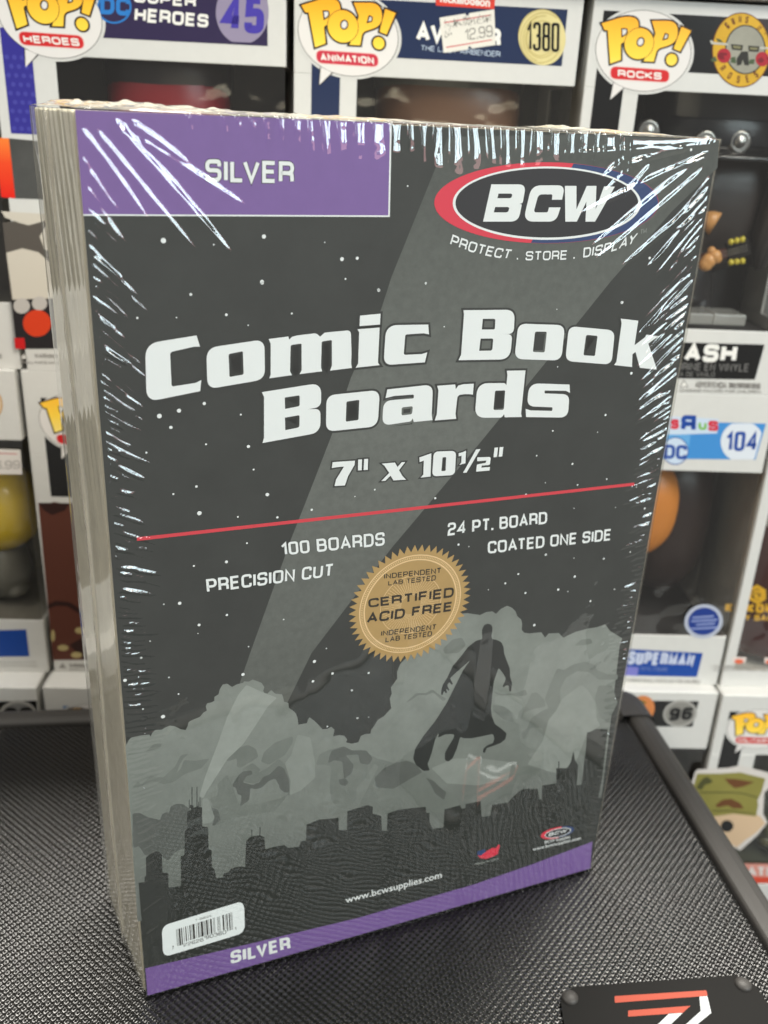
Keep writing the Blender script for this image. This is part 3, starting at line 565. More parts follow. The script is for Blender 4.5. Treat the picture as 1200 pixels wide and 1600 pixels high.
fonttext('Made in USA', PX(m7([(522, 490), (628, 465), (628, 455), (522, 480)])), 'origin_lettering', k_cloudl, card, -.09, PO, .01)
# bar code sticker
q = crop(240, 1390, 7.5)
plate('barcode_label', [rounded(q([(93, 424, 95), (1057, 126, 95), (1071, 502, 100), (112, 790, 90)]), seg=8)], ink('sticker', (240, 246, 246), 1.08, rough=.35), -.10, label='white bar code label')
def upc(d):
    Lc = ['0001101', '0011001', '0010011', '0111101', '0100011', '0110001', '0101111', '0111011', '0110111', '0001011']
    return '101' + ''.join(Lc[int(c)] for c in d[:6]) + '01010' + ''.join(''.join('1' if x == '0' else '0' for x in Lc[int(c)]) for c in d[6:]) + '101'
bars = upc('722626903601'); b = MB(); f = quadmap(PX(q([(275, 662), (930, 465), (918, 262), (262, 465)])))
i = 0
while i < 95:
    if bars[i] == '1':
        j = i
        while j < 95 and bars[j] == '1': j += 1
        lo = 0.0 if (i < 10 or i > 84 or 44 < i < 50) else .13
        b.flat([f(i / 95 + .001, lo), f(j / 95 - .001, lo), f(j / 95 - .001, 1), f(i / 95 + .001, 1)], -.105); i = j
    else: i += 1
b.build('barcode', k_ink, card, off=PO)
words('barcode_figures', [('7', q([(215, 700), (238, 693), (236, 655), (213, 662)])), ('22626', q([(350, 665), (585, 600), (580, 560), (350, 628)])), ('90360', q([(612, 580), (850, 512), (848, 470), (610, 540)])),
      ('1', q([(950, 476), (968, 470), (966, 436), (948, 442)])), ('7-BBSIL', q([(485, 372), (692, 308), (692, 285), (483, 350)]))], k_ink, t=.14, shadow=False, y=-.106)

# ------------------------------------------------------------------ the shrink film
k_film = film('shrink_film', 1.78, .012, (.975, .975, .965))
k_filmside = film('shrink_film_side', 1.7, .05, (.98, .98, .965), milk=.16, milkcol=(.95, .93, .84))
k_filmfold = film('shrink_film_folded', 1.7, .10, (.95, .94, .91), milk=.20, milkcol=(.80, .77, .70))
STEP = .42
gx = np.arange(-.5, CW + .51, STEP); gz = np.arange(.4, CH + .81, STEP); nx, nz = len(gx), len(gz)
X, Z = np.meshgrid(gx, gz); H = np.zeros_like(X); nr = np.random.RandomState(5)
def ridge(x0, z0, x1, z1, wd, h, curve=0.0, top=False):
    """one pleat of film running from (x0,z0) at the edge to (x1,z1)"""
    L = math.hypot(x1 - x0, z1 - z0)
    if L < 1: return
    ex, ez = (x1 - x0) / L, (z1 - z0) / L; pad = wd * 3 + abs(curve)
    a = (gx > min(x0, x1) - pad) & (gx < max(x0, x1) + pad); c = (gz > min(z0, z1) - pad) & (gz < max(z0, z1) + pad)
    I = np.ix_(c, a); dx, dz = X[I] - x0, Z[I] - z0; s = (dx * ex + dz * ez) / L; d = -dx * ez + dz * ex + curve * 4 * s * (1 - s)
    sc_ = np.clip(s, 0, 1); ww = wd * (.45 + .55 * np.sin(math.pi * np.clip(sc_ * .8 + .12, 0, 1))) * (1 - .5 * sc_)
    env = np.clip((s + .02) / .10, 0, 1) * np.clip((1 - s) / .35, 0, 1) ** .8; env = env * env * (3 - 2 * env)
    if top: env = np.clip((s + .05) / .05, 0, 1) * np.clip(1 - s, 0, 1) ** 1.3
    H[I] += h * env * np.exp(-(d / ww) ** 2) * (1 + .07 * np.sin(s * L * .7 + x0 + z0))
# left edge: pleats fan out of the upper corner, turn level at mid height and climb again near the foot
z = 262.0
while z > 4:
    k = z / CH
    ang = np.interp(k, [0, .12, .25, .40, .62, .80, .9, 1], [40, 38, 20, -2, -24, -40, -50, -58]) + nr.uniform(-6, 6)
    ln = np.interp(k, [0, .2, .35, .5, .62, .75, .88, 1], [10, 11, 9, 12, 15, 15, 22, 30]) * nr.uniform(.55, 1.15)
    h = np.interp(k, [0, .2, .35, .5, 1], [.38, .36, .36, .42, .40]) * nr.uniform(.6, 1.3)
    wd = np.interp(k, [0, .3, .6, 1], [.42, .46, .54, .66]) * nr.uniform(.75, 1.25); x0 = nr.uniform(-.2, 1.0)
    ridge(x0, z, x0 + ln * math.cos(R(ang)), z + ln * math.sin(R(ang)), wd, h, nr.uniform(-.9, .9))
    if nr.rand() < .35: ridge(x0 + 1, z - .9, x0 + ln * .6 * math.cos(R(ang + 9)), z + ln * .6 * math.sin(R(ang + 9)), wd * .7, h * .7, 0)
    z -= np.interp(k, [0, .4, .6, .9, 1], [2.3, 1.8, 1.5, 2.5, 3.2]) * nr.uniform(.75, 1.25)
z = 268.0
while z > 6:
    k = z / CH
    ang = np.interp(k, [0, .15, .3, .45, .6, .75, .85, 1], [150, 158, 172, 184, 196, 214, 224, 232]) + nr.uniform(-6, 6)
    ln = np.interp(k, [0, .3, .45, .6, .75, .9, 1], [8, 7, 8, 13, 19, 30, 26]) * nr.uniform(.5, 1.15)
    h = np.interp(k, [0, .3, .5, .7, 1], [.36, .38, .40, .44, .42]) * nr.uniform(.6, 1.3)
    wd = np.interp(k, [0, .3, .6, 1], [.42, .46, .56, .68]) * nr.uniform(.75, 1.25); x0 = CW - nr.uniform(-.2, 1.0)
    ridge(x0, z, x0 + ln * math.cos(R(ang)), z + ln * math.sin(R(ang)), wd, h, nr.uniform(-.9, .9))
    if nr.rand() < .4: ridge(x0 - 1, z - 1.0, x0 + ln * .5 * math.cos(R(ang - 9)), z + ln * .5 * math.sin(R(ang - 9)), wd * .7, h * .7, 0)
    z -= np.interp(k, [0, .4, .6, .9, 1], [2.5, 2.0, 1.6, 2.7, 3.2]) * nr.uniform(.75, 1.25)
# the large flutes of the upper corners
for (u0, v0, u1, v1, wd, h) in [(175, 190, 380, 420, 1.6, .75), (150, 205, 330, 420, .9, .45), (124, 200, 250, 375, 1.1, .5), (126, 245, 200, 350, .9, .4), (200, 190, 300, 260, 1.0, .4), (215, 215, 395, 330, 1.2, .45),
                                (1110, 235, 900, 400, 1.4, .6), (1112, 240, 880, 345, 1.0, .5), (1100, 262, 905, 420, 1.1, .5), (1105, 300, 950, 430, 1.0, .5), (1070, 232, 950, 265, 1.2, .5), (990, 235, 930, 285, .9, .45), (1005, 245, 935, 305, .9, .45), (1015, 258, 955, 320, .9, .45), (1118, 225, 860, 240, 1.5, .5)]:
    (a, c), (d, e) = CF.px(u0, v0), CF.px(u1, v1); ridge(a, c, d, e, wd, h, nr.uniform(-.8, .8))
# flutes hanging from the top edge
x = 24.0
while x < 150:
    k = (x - 24) / 126; big = 88 < x < 126
    ln = (nr.uniform(9, 20) if not big else nr.uniform(15, 22)); lean = nr.uniform(-.5, 2.0)
    ridge(x, CH + .3, x + lean, CH - ln, (nr.uniform(.8, 1.2) if not big else 1.5), (nr.uniform(1.0, 1.7) if not big else 1.1), nr.uniform(-.3, .3), top=True)
    x += nr.uniform(3.0, 5.2) if not big else nr.uniform(4.4, 5.4)
# bottom edge, short soft pleats; near the foot on the right they fan to the corner
for i in range(46):
    x = 4 + i * 3.7 + nr.uniform(-1, 1); ridge(x, .3, x + nr.uniform(-2, 2), nr.uniform(4, 10), .8, nr.uniform(.03, .09))
for i in range(12):
    a = R(96 + i * 7); ln = nr.uniform(10, 20); ridge(CW - .5, .6, CW + ln * math.cos(a), ln * math.sin(a), .7, nr.uniform(.08, .16))
# the film rolls over the upper edge; a soft overall unevenness
kx = np.clip((X - 30) / 25, 0, 1) * np.clip((160 - X) / 25, 0, 1)
kb = np.clip((X - 84) / 4, 0, 1) * np.clip((120 - X) / 6, 0, 1); amp = 1.15 + .7 * kb
H += kx * amp * (1 - np.clip((Z - (CH - 15)) / 15, 0, 1) ** 2)
H += .10 * np.sin(X * .11 + 1) * np.sin(Z * .07) + .05 * np.sin(X * .31 + Z * .05) * np.sin(Z * .23 + X * .08)
def fieldnoise(shape, cells, seed):
    r = np.random.RandomState(seed).rand(cells[0] + 3, cells[1] + 3); yy = np.linspace(0, cells[0], shape[0]); xx = np.linspace(0, cells[1], shape[1])
    yi, xi = yy.astype(int), xx.astype(int); yf, xf = yy - yi, xx - xi; yf = yf * yf * (3 - 2 * yf); xf = xf * xf * (3 - 2 * xf); xf = xf[None, :]; yf = yf[:, None]
    g = lambda a, c: r[np.ix_(yi + a, xi + c)]
    return (g(0, 0) * (1 - xf) + g(0, 1) * xf) * (1 - yf) + (g(1, 0) * (1 - xf) + g(1, 1) * xf) * yf - .5
H += .04 * fieldnoise(H.shape, (60, 40), 3)
aL = np.tan(np.radians(np.interp(Z / CH, [0, .12, .25, .40, .62, .80, .9, 1], [40, 38, 20, -2, -24, -40, -50, -58])))
aR = np.tan(np.radians(np.interp(Z / CH, [0, .15, .3, .45, .6, .75, .85, 1], [-30, -22, -8, 4, 16, 34, 44, 52])))
rn = fieldnoise(H.shape, (70, 26), 31)
for D_, A_ in ((X, aL), (CW - X, -aR)):
    q_ = Z - D_ * A_; reach = 9 + 7 * fieldnoise(H.shape, (40, 3), 33)
    H += (.17 if D_ is X else .13) * np.clip(1 - D_ / reach, 0, 1) * np.clip(D_ / .8, 0, 1) * np.sin(2 * math.pi * q_ / 1.75 + 5.5 * rn) * (.6 + rn)
near = np.clip(1 - np.minimum(np.minimum(X, CW - X), np.minimum(CH - Z, 60)) / 26, 0, 1)
H += near * (.10 * fieldnoise(H.shape, (110, 60), 21) + .06 * fieldnoise(H.shape, (210, 130), 22))
H = np.maximum(H, -.0) * 1.0
ed = np.clip(np.minimum(np.minimum(X + .5, CW + .5 - X), np.minimum(Z + .2, 99)) / 1.6, 0, 1); H = H * ed
V = np.stack([X.ravel() + PO[0], (-.30 - H).ravel() + PO[1], Z.ravel() + PO[2]], 1)
shell = gridmesh('shrink_film', V, nx, nz, k_film, pack); shell['label'] = 'clear shrink film pleated along the edges'
# left side film
gt = np.arange(-.3, CT + .8, .6); gz2 = np.arange(.4, CH + 1, .9); Tt, Z2 = np.meshgrid(gt, gz2)
for sgn, x0 in ((-1, -.5), (1, CW + .5)):
    B = .16 * fieldnoise(Tt.shape, (5, 2), 11) + .02 * fieldnoise(Tt.shape, (40, 8), 12)
    up_ = np.clip((Z2 - 160) / 100, 0, 1); B += up_ * .30 * np.abs(fieldnoise(Tt.shape, (9, 6), 5)) + up_ * .14 * np.abs(np.sin(Tt * .55 - Z2 * .10 + 1.5 * fieldnoise(Tt.shape, (8, 4), 6)))
    seam = CT * (.52 + .04 * np.sin(Z2 * .03)); B += .7 * np.exp(-((Tt - seam) / .8) ** 2)
    B += .25 * np.exp(-((Tt - CT + 3) / 1.8) ** 2) * (.5 + fieldnoise(Tt.shape, (60, 3), 9))
    B = np.clip(B, -.2, None) * np.clip((Tt + .3) / 2, 0, 1)
    xs = x0 + CS * Tt / CT + sgn * (.25 + B)
    V = np.stack([xs.ravel() + PO[0], Tt.ravel() + PO[1], Z2.ravel() + PO[2]], 1)
    gridmesh('film_side', V, len(gt), len(gz2), k_filmside, pack, flip=sgn > 0)
# top film: gathered and crumpled, with a seam standing up
gx3 = np.arange(-.6, CW + .7, .7); gt3 = np.arange(-.3, CT + .5, .9); X3, T3 = np.meshgrid(gx3, gt3)
hill = np.interp(X3, [0, 3, 8, 14, 40, 70, 86, 110, 140, 147, 152, 158, 168, 178], [.8, 3.2, 2.2, 3.6, 2.4, 1.7, 1.6, .9, 1.0, 2.6, 2.2, 1.6, .8, .5])
H3 = hill * np.sin(math.pi * np.clip((T3 + .3) / (CT + .3), 0, 1)) ** .35 * .72 * (.65 + .5 * fieldnoise(X3.shape, (6, 26), 2) + .5 * fieldnoise(X3.shape, (12, 90), 8))
V = np.stack([X3.ravel() + CS * T3.ravel() / CT + PO[0], T3.ravel() + PO[1], (CH + .3 + np.maximum(H3, .02)).ravel()], 1)
gridmesh('film_top', V, len(gx3), len(gt3), k_filmfold, pack)
b = MB(); seamp = []
for i in range(90):
    z = 2 + i * (CH - 3) / 89; seamp.append((-1.1 + CS * (.53 + .04 * math.sin(z * .03)) + .12 * math.sin(i * 1.3), CT * (.53 + .04 * math.sin(z * .03)), z))
b.tube(seamp, [.30 + .12 * math.sin(i * .9) for i in range(90)], n=6); b.build('film_seam', k_filmfold, pack, smooth=True, off=PO)

# ================================================================== the black case the pack stands on
CA = R(7.8)
KF = yawframe((0, 0, 0), CA)                                # case axes: x to the right, y to the back, z=0 at the tops of the embossed pips
kU0, kU1, kV0, kV1 = -205.0, 184.5, 100.0, 388.5
RW = 12.5
kc = Frame(KF.X * ((kU0 + kU1) / 2) + KF.Y * ((kV0 + kV1) / 2) + np.array([0, 0, -166.0]), KF.X, KF.Y, KF.Z)
case = empty('carry_case', kc, 'black hard case with diamond-embossed lid and rounded rails under the board pack', 'case')
KO = (-(kU0 + kU1) / 2, -(kV0 + kV1) / 2, 166.0)
k_abs = mat('case_plastic', (.007, .007, .0068), rough=.085, spec=.36, mottle=.1, mscale=60)
k_rail = mat('case_rail', (.036, .034, .032), rough=.5, spec=.3, bump=.1, bscale=900)
k_body = mat('case_body', (.02, .02, .02), rough=.5)
g1 = np.arange(kU0, kU1 + .01, .4); g2 = np.arange(kV0, kV1 + .01, .4); A1, A2 = np.meshgrid(g1, g2)
r2 = np.full(A1.shape, 9.0)
for du, dv in ((0.0, 0.0), (1.5, 1.5)):                      # staggered rows of pips, 3 mm apart
    p_ = (A1 - du + 1.5) % 3.0 - 1.5; q_ = (A2 - dv + 1.5) % 3.0 - 1.5; r2 = np.minimum(r2, p_ * p_ + q_ * q_)
HD = -.46 + .46 * np.maximum(0, 1 - (r2 / 1.06) ** 1.2)
ed = np.clip(np.minimum(np.minimum(A1 - kU0, kU1 - A1), np.minimum(A2 - kV0, kV1 - A2)) / 2.0, 0, 1); HD = HD * ed - 1.2 * (1 - ed)
V = np.stack([A1.ravel() + KO[0], A2.ravel() + KO[1], HD.ravel() + KO[2]], 1)
lid = gridmesh('lid_panel', V, len(g1), len(g2), k_abs, case); lid['label'] = 'embossed black lid panel covered with small pips'
prof = [(-.3, -2.2), (.2, .4), (1.2, 1.3), (3.0, 1.9), (6.5, 2.1), (9.6, 1.5), (11.8, -.3), (12.5, -3.0), (12.5, -14)]
def rail(p0, p1, nrm):
    b = MB(); d = np.array(p1, float) - np.array(p0, float); N = np.array(nrm, float)
    vs = []; n = len(prof)
    for k in (0, 1):
        base = np.array(p0, float) + d * k
        for a, z in prof + [(0, -14)]: q = base + N * a; vs.append((q[0], q[1], z))
    n += 1; fs = [(i, (i + 1) % n, n + (i + 1) % n, n + i) for i in range(n)] + [tuple(range(n))[::-1], tuple(range(n, 2 * n))]
    b.add(vs, fs); return b.build('edge_rail', k_rail, case, off=KO, smooth=False, bevel=.5)
rail((kU1, kV0, 0)[:2], (kU1, kV1), (1, 0)); rail((kU1, kV1), (kU0, kV1), (0, 1)); rail((kU0, kV1), (kU0, kV0), (-1, 0)); rail((kU0, kV0), (kU1, kV0), (0, -1))
for cx_, cy_, sx, sy in ((kU1, kV1, 1, 1), (kU0, kV1, -1, 1), (kU1, kV0, 1, -1), (kU0, kV0, -1, -1)):
    b = MB(); n = 12; rings = [(RW + .9, -16), (RW + .9, -2.6), (RW + .2, .2), (RW - 2.4, 2.3), (RW - 6, 3.0), (2.0, 2.9), (-4.0, 2.7), (-4.6, .2), (-4.6, -3)]
    vs = []
    for r, z in rings:
        if r > 0:
            arc = [(r * math.cos(math.pi / 2 * k / n), r * math.sin(math.pi / 2 * k / n)) for k in range(n + 1)]
            L = [(r, -14)] + arc + [(-14, r)] if r > 0 else arc
        else: L = [(r, -14)] + [(r, r)] * (n + 1) + [(-14, r)]
        vs += [(cx_ + sx * a, cy_ + sy * c, z) for a, c in L]
    m_ = n + 3; fs = [(j * m_ + i, j * m_ + i + 1, (j + 1) * m_ + i + 1, (j + 1) * m_ + i) for j in range(len(rings) - 1) for i in range(m_ - 1)]
    b.add(vs, fs); b.build('corner_cap', k_rail, case, off=KO)
b = MB(); b.box(kU0 - 10, kU1 + 10, kV0 - 10, kV1 + 10, -165.8, -3.0); b.build('case_body', k_body, case, off=KO, bevel=4)
# name badge
k_badge = mat('badge_black', (.007, .0068, .0065), rough=.5, spec=.06); k_org = ink('badge_orange', (226, 92, 62), .36, rough=.6); k_wht = ink('badge_white', (232, 238, 240), .42, rough=.6)
b = MB(); out = [(104.8, 220.3), (165.8, 220.3), (170.5, 216), (171.5, 206), (171.5, 172), (98, 172), (98, 207), (99.5, 215.5)]
n = len(out); b.add([(x, y, -.5) for x, y in out] + [(x, y, 1.0) for x, y in out], [tuple(range(n, 2 * n))[::-1]] + [(i, (i + 1) % n, n + (i + 1) % n, n + i) for i in range(n)])
badge = b.build('badge', k_badge, case, off=KO, bevel=.4); badge['label'] = 'black name plate with orange and white mark'
for u, v in ((102.6, 216.6), (166.5, 216.6), (102.6, 176), (166.5, 176)):
    b = MB(); b.lathe((u, v, 1.0), [(3.0, -.1), (2.95, .5), (2.4, 1.1), (1.4, 1.5), (0.01, 1.62)], n=20); b.build('rivet', k_rail, badge, off=KO, smooth=True)
z8 = crop(870, 1500, 3.636)
def bplate(name, L, m):
    b = MB()
    for l in L:
        P = [KF.top(*p[:2], 1.03) for p in rounded(z8(l))]; tri = tessellate_polygon([[Vector((x, y, 0)) for x, y in P]]); b.add([(x, y, 1.03) for x, y in P], [tuple(t) for t in tri])
    b.build(name, m, badge, off=KO)
bplate('badge_bar', [[(328, 205, 4), (850, 172, 8), (856, 203), (330, 243, 4)], [(405, 287, 4), (760, 260), (715, 300), (405, 322, 4)]], k_org)
bplate('badge_mark', [[(810, 208), (855, 205), (878, 300), (800, 364), (755, 405), (690, 405), (735, 364), (818, 290)], [(640, 302), (715, 301), (650, 364), (605, 405), (535, 405), (575, 364)]], k_wht)

# the counter and shelf everything stands on
b = MB(); b.box(-900, 1300, 60, 900, -190, -166.2)
o = b.build('counter', mat('counter_top', (.07, .068, .065), rough=.5, mottle=.1, mscale=20), None); o['kind'] = 'structure'

# ================================================================== the wall of boxed toys behind
SY = 0.0475; SO = np.array([-171.9, 417.3, 164.3]); BW, BH, BD = 118.7, 165.3, 90.0
_ink = ink
def ink(name, rgb, k=.80, **kw): return _ink(name, rgb, k, **kw)
k_card = mat('carton_white', (.58, .575, .55), rough=.32, spec=.5, coat=.25, croug=.12, mottle=.02)
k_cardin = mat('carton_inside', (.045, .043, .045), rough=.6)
k_olive = mat('carton_inside_grey', (.20, .185, .155), rough=.6, mottle=.1)
k_win = film('window_plastic', 1.45, .04, (.96, .96, .95), milk=.004, bump=.9, bscale=38, bdist=.0022, milkcol=(.6, .58, .55))
k_pill = ink('pill_red', (212, 38, 42)); k_pillc = ink('pill_rose', (206, 52, 72)); k_bubble = ink('bubble', (234, 230, 226)); k_pb = ink('pop_outline', (38, 30, 28))
k_navy = ink('navy', (40, 52, 84), rough=.3, coat=.2); k_pd = ink('dark_violet', (56, 48, 80), rough=.3, coat=.2); k_bl = ink('strip_blue', (60, 56, 148), rough=.3); k_bdot = ink('strip_dot', (74, 72, 164))
k_jet = ink('jet', (36, 36, 36), rough=.25, coat=.4); k_grey = ink('hazard_grey', (150, 146, 142)); k_lilac = ink('lilac', (152, 142, 168)); k_num = ink('number_violet', (74, 62, 168))
k_dc = ink('round_logo_blue', (48, 128, 206)); k_cream = ink('cream', (226, 212, 150), mottle=.06, mscale=120); k_sky_b = ink('sky_blue', (70, 146, 214)); k_pale = ink('pale_blue', (206, 222, 240)); k_royal = ink('royal', (30, 74, 160)); k_dkb = ink('deep_blue', (36, 62, 140))
k_white2 = ink('box_white', (246, 244, 238)); k_oran = ink('orange_red', (228, 84, 40)); k_tag = ink('tag_red', (226, 66, 50)); k_green = ink('letter_green', (126, 190, 70)); k_lred = ink('letter_red', (216, 50, 70))
k_brown = ink('brown', (98, 56, 44)); k_dbrown = ink('dark_brown', (52, 30, 26)); k_camo = ink('camo', (146, 140, 74), mottle=.05, mscale=60); k_camob = ink('camo_brown', (112, 74, 46)); k_camod = ink('camo_dark', (84, 84, 50)); k_skin = ink('printed_skin', (222, 192, 158)); k_red2 = ink('flat_red', (206, 30, 32))
POPL = None
class Box:
    pass
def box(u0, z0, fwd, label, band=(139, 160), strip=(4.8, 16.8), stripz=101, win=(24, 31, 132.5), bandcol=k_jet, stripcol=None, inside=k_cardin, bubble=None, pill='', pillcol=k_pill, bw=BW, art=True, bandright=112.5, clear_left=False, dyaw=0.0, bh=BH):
    X = np.array([math.cos(SY), math.sin(SY), 0]); Y = np.array([-math.sin(SY), math.cos(SY), 0])
    O = SO + X * u0 + np.array([0, 0, z0]) - Y * fwd
    F = yawframe(O, SY + dyaw); B = Box(); B.F = F; B.off = (-bw / 2, -BD / 2, 0); B.w = bw
    root = Frame(O + F.X * bw / 2 + F.Y * BD / 2, F.X, F.Y, F.Z)
    B.o = empty('toy_box', root, label, 'toy box', 'boxed vinyl figures stacked on the display shelf'); B.root = root
    wl, wb, wt = win; T = 1.0
    b = MB()
    b.box(0, bw, BD - T, BD, 0, bh); b.box(0, T, .6, BD - T, 0, bh); b.box(T, bw - T, .6, BD - T, 0, T); b.box(T, bw - T, .6, BD - T, bh - T, bh)
    sd = BD * .55                                               # right wall with the window wrapping round
    b.box(bw - T, bw, .6, BD - T, 0, wb); b.box(bw - T, bw, .6, BD - T, wt, bh); b.box(bw - T, bw, sd, BD - T, wb, wt)
    b.box(0, bw, 0, .6, 0, wb); b.box(0, bw, 0, .6, wt, bh)
    if not clear_left: b.box(0, wl, 0, .6, wb, wt)
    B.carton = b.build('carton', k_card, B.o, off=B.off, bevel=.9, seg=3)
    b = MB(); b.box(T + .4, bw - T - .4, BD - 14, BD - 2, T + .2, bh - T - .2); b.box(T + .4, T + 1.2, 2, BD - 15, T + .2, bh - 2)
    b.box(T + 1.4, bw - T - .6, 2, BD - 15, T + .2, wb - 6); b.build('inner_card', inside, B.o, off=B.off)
    b = MB(); x0 = (2 if clear_left else wl - 2)
    b.box(x0, bw - .45, .8, 1.1, wb - 2, wt + 2); b.box(bw - .75, bw - .45, 1.1, sd + 2, wb - 2, wt + 2); b.build('window', k_win, B.o, off=B.off)
    B.ly = -.05
    if bandcol:
        L = [(strip[0], stripz), (strip[1], stripz), (strip[1], band[0]), (bandright, band[0]), (bandright, band[1]), (strip[0], band[1])] if strip else [(6, band[0]), (bandright, band[0]), (bandright, band[1]), (6, band[1])]
        b = MB(); b.flat(L, -.05); B.band = b.build('header_band', bandcol, B.o, off=B.off)
        if stripcol:
            b = MB(); b.flat([(strip[0], stripz), (strip[1], stripz), (strip[1], band[0] + 2), (strip[0], band[0] + 2)], -.08); b.build('side_strip', stripcol, B.o, off=B.off)
    if bubble: popbubble(B, *bubble, pill, pillcol)
    return B
def shp(B, name, loops, m, y=-.12, fn=None, label=None, parent=None):
    for l in loops:
        b = MB(); b.flat(l, y, 0, fn or B.F.px); o = b.build(name, m, parent or B.o, off=B.off)
        if label: o['label'] = label
    return o
def lett(B, name, L, m, t=.18, y=-.16, gap=.17, parent=None, mirror=False):
    for it in L:
        b = MB(); text(b, it[0], [B.F.px(*p[:2]) for p in it[1]], t=t, y=y, gap=gap, bend=it[2] if len(it) > 2 else 0, mirror=mirror)
        o = b.build(name, m, parent or B.o, off=B.off)
    return o
kp = crop(920, 10, 7.06)
def popbubble(B, du, dz, sc_, pill, pillcol):
    """speech bubble with POP! and the series name; shapes measured on the box at the upper right, in box millimetres"""
    ref = yawframe(SO + np.array([math.cos(SY), math.sin(SY), 0]) * 248.7, SY)
    def fn(x, y):
        a, c = ref.px(*kp([(x, y)])[0]); c0 = (18.5, 142.0)
        return (c0[0] + (a - c0[0]) * sc_ + du, c0[1] + (c - c0[1]) * sc_ + dz)
    def F(loops, name, m, y, parent=None):
        b = MB()
        for l in loops: b.flat([rounded(q) for q in l] if isinstance(l[0][0], (list, tuple)) else rounded(l), y, 0, fn)
        return b.build(name, m, parent or B.o, off=B.off)
    body = ell(600, 490, 523, 445, rot=4, n=70)
    halo = ell(600, 490, 560, 480, rot=4, n=70)
    F([halo], 'bubble_halo', k_card, -.07)
    F([ell(600, 490, 529, 451, rot=4, n=70)], 'speech_bubble', k_pb, -.10); o = B.o.children[-1] if False else None
    F([[(262, 838), (228, 1040), (395, 905)]], 'bubble_tail', k_pb, -.098)
    F([body, [(272, 840), (236, 1028), (385, 897)]], 'bubble_face', k_bubble, -.125)
    P1 = [(140, 188), (400, 108, 80), (548, 128, 80), (548, 330, 90), (370, 400), (352, 420), (352, 590), (235, 632), (208, 262), (175, 262)]
    P1h = [(355, 240), (430, 238, 30), (428, 305, 30), (357, 348)]
    O_ = ell(553, 410, 158, 174, rot=22, n=44); Oh = ell(570, 392, 44, 56, rot=22, n=28)
    P2 = [(695, 160), (985, 160, 130), (975, 400, 130), (770, 465, 20), (745, 500), (715, 610), (600, 605), (640, 540), (735, 300)]
    P2h = [(840, 290), (885, 305, 20), (872, 362, 20), (805, 378)]
    E1 = [(1022, 225), (1127, 270), (1005, 497), (935, 467)]; Ed = ell(912, 588, 60, 66, rot=20, n=26)
    g = globals()['k_pop_' + ('a' if z_key(B) == 0 else 'b')] if False else B.pop
    G = 20
    def grow(l, d): return offset(rounded(l), d)
    b = MB(); i = 0
    for l, h in ((P1, P1h), (P2, P2h), (O_, Oh), (E1, None), (Ed, None)):
        Ls = [grow(l, G)] + ([grow(h, -G * .75)] if h else []); b.flat(Ls, -.14 - .004 * i, 0, fn); i += 1
    b.build('pop_lettering_outline', k_pb, B.o, off=B.off)
    b = MB(); i = 0
    for l, h in ((P1, P1h), (P2, P2h), (E1, None), (Ed, None)):
        b.flat([rounded(l)] + ([rounded(h)] if h else []), -.175 - .004 * i, 0, fn); i += 1
    b.build('pop_lettering', g, B.o, off=B.off)
    b = MB(); b.flat([grow(O_, 6), grow(Oh, -6)], -.20, 0, fn); b.build('pop_lettering_line', k_pb, B.o, off=B.off)
    b = MB(); b.flat([O_, Oh], -.215, 0, fn); b.flat([Oh], -.19, 0, fn) if False else None; b.build('pop_lettering', g, B.o, off=B.off)
    pl = [(242, 662, 62), (888, 706, 62), (880, 838, 62), (238, 796, 62)]
    F([offset(rounded(pl), 7)], 'pill_edge', ink('pill_edge', (244, 190, 186)), -.145); F([pl], 'series_pill', pillcol, -.165)
    if pill:
        n = len(pill); x0 = 560 - min(n * 48, 280); x1 = 560 + min(n * 48, 280)
        q = [(x0, 727 + (x0 - 240) * .068 + 44), (x1, 727 + (x1 - 240) * .068 + 44), (x1, 727 + (x1 - 240) * .068 - 34), (x0, 727 + (x0 - 240) * .068 - 34)]
        b = MB(); text(b, pill, [fn(*p) for p in q], t=.24, y=-.19); b.build('series_lettering', k_white2, B.o, off=B.off)
def popgrad(name, z): return gradient(name, [(0, (246, 228, 136)), (.45, (244, 204, 70)), (1, (240, 166, 40))], z + 132, z + 158)
_box = box
def box(*a, popz=0, **k):
    Box.pop = popgrad('pop_yellow_%s' % len(_mc), popz); _mc[len(_mc)] = 1
    return _box(*a, **k)

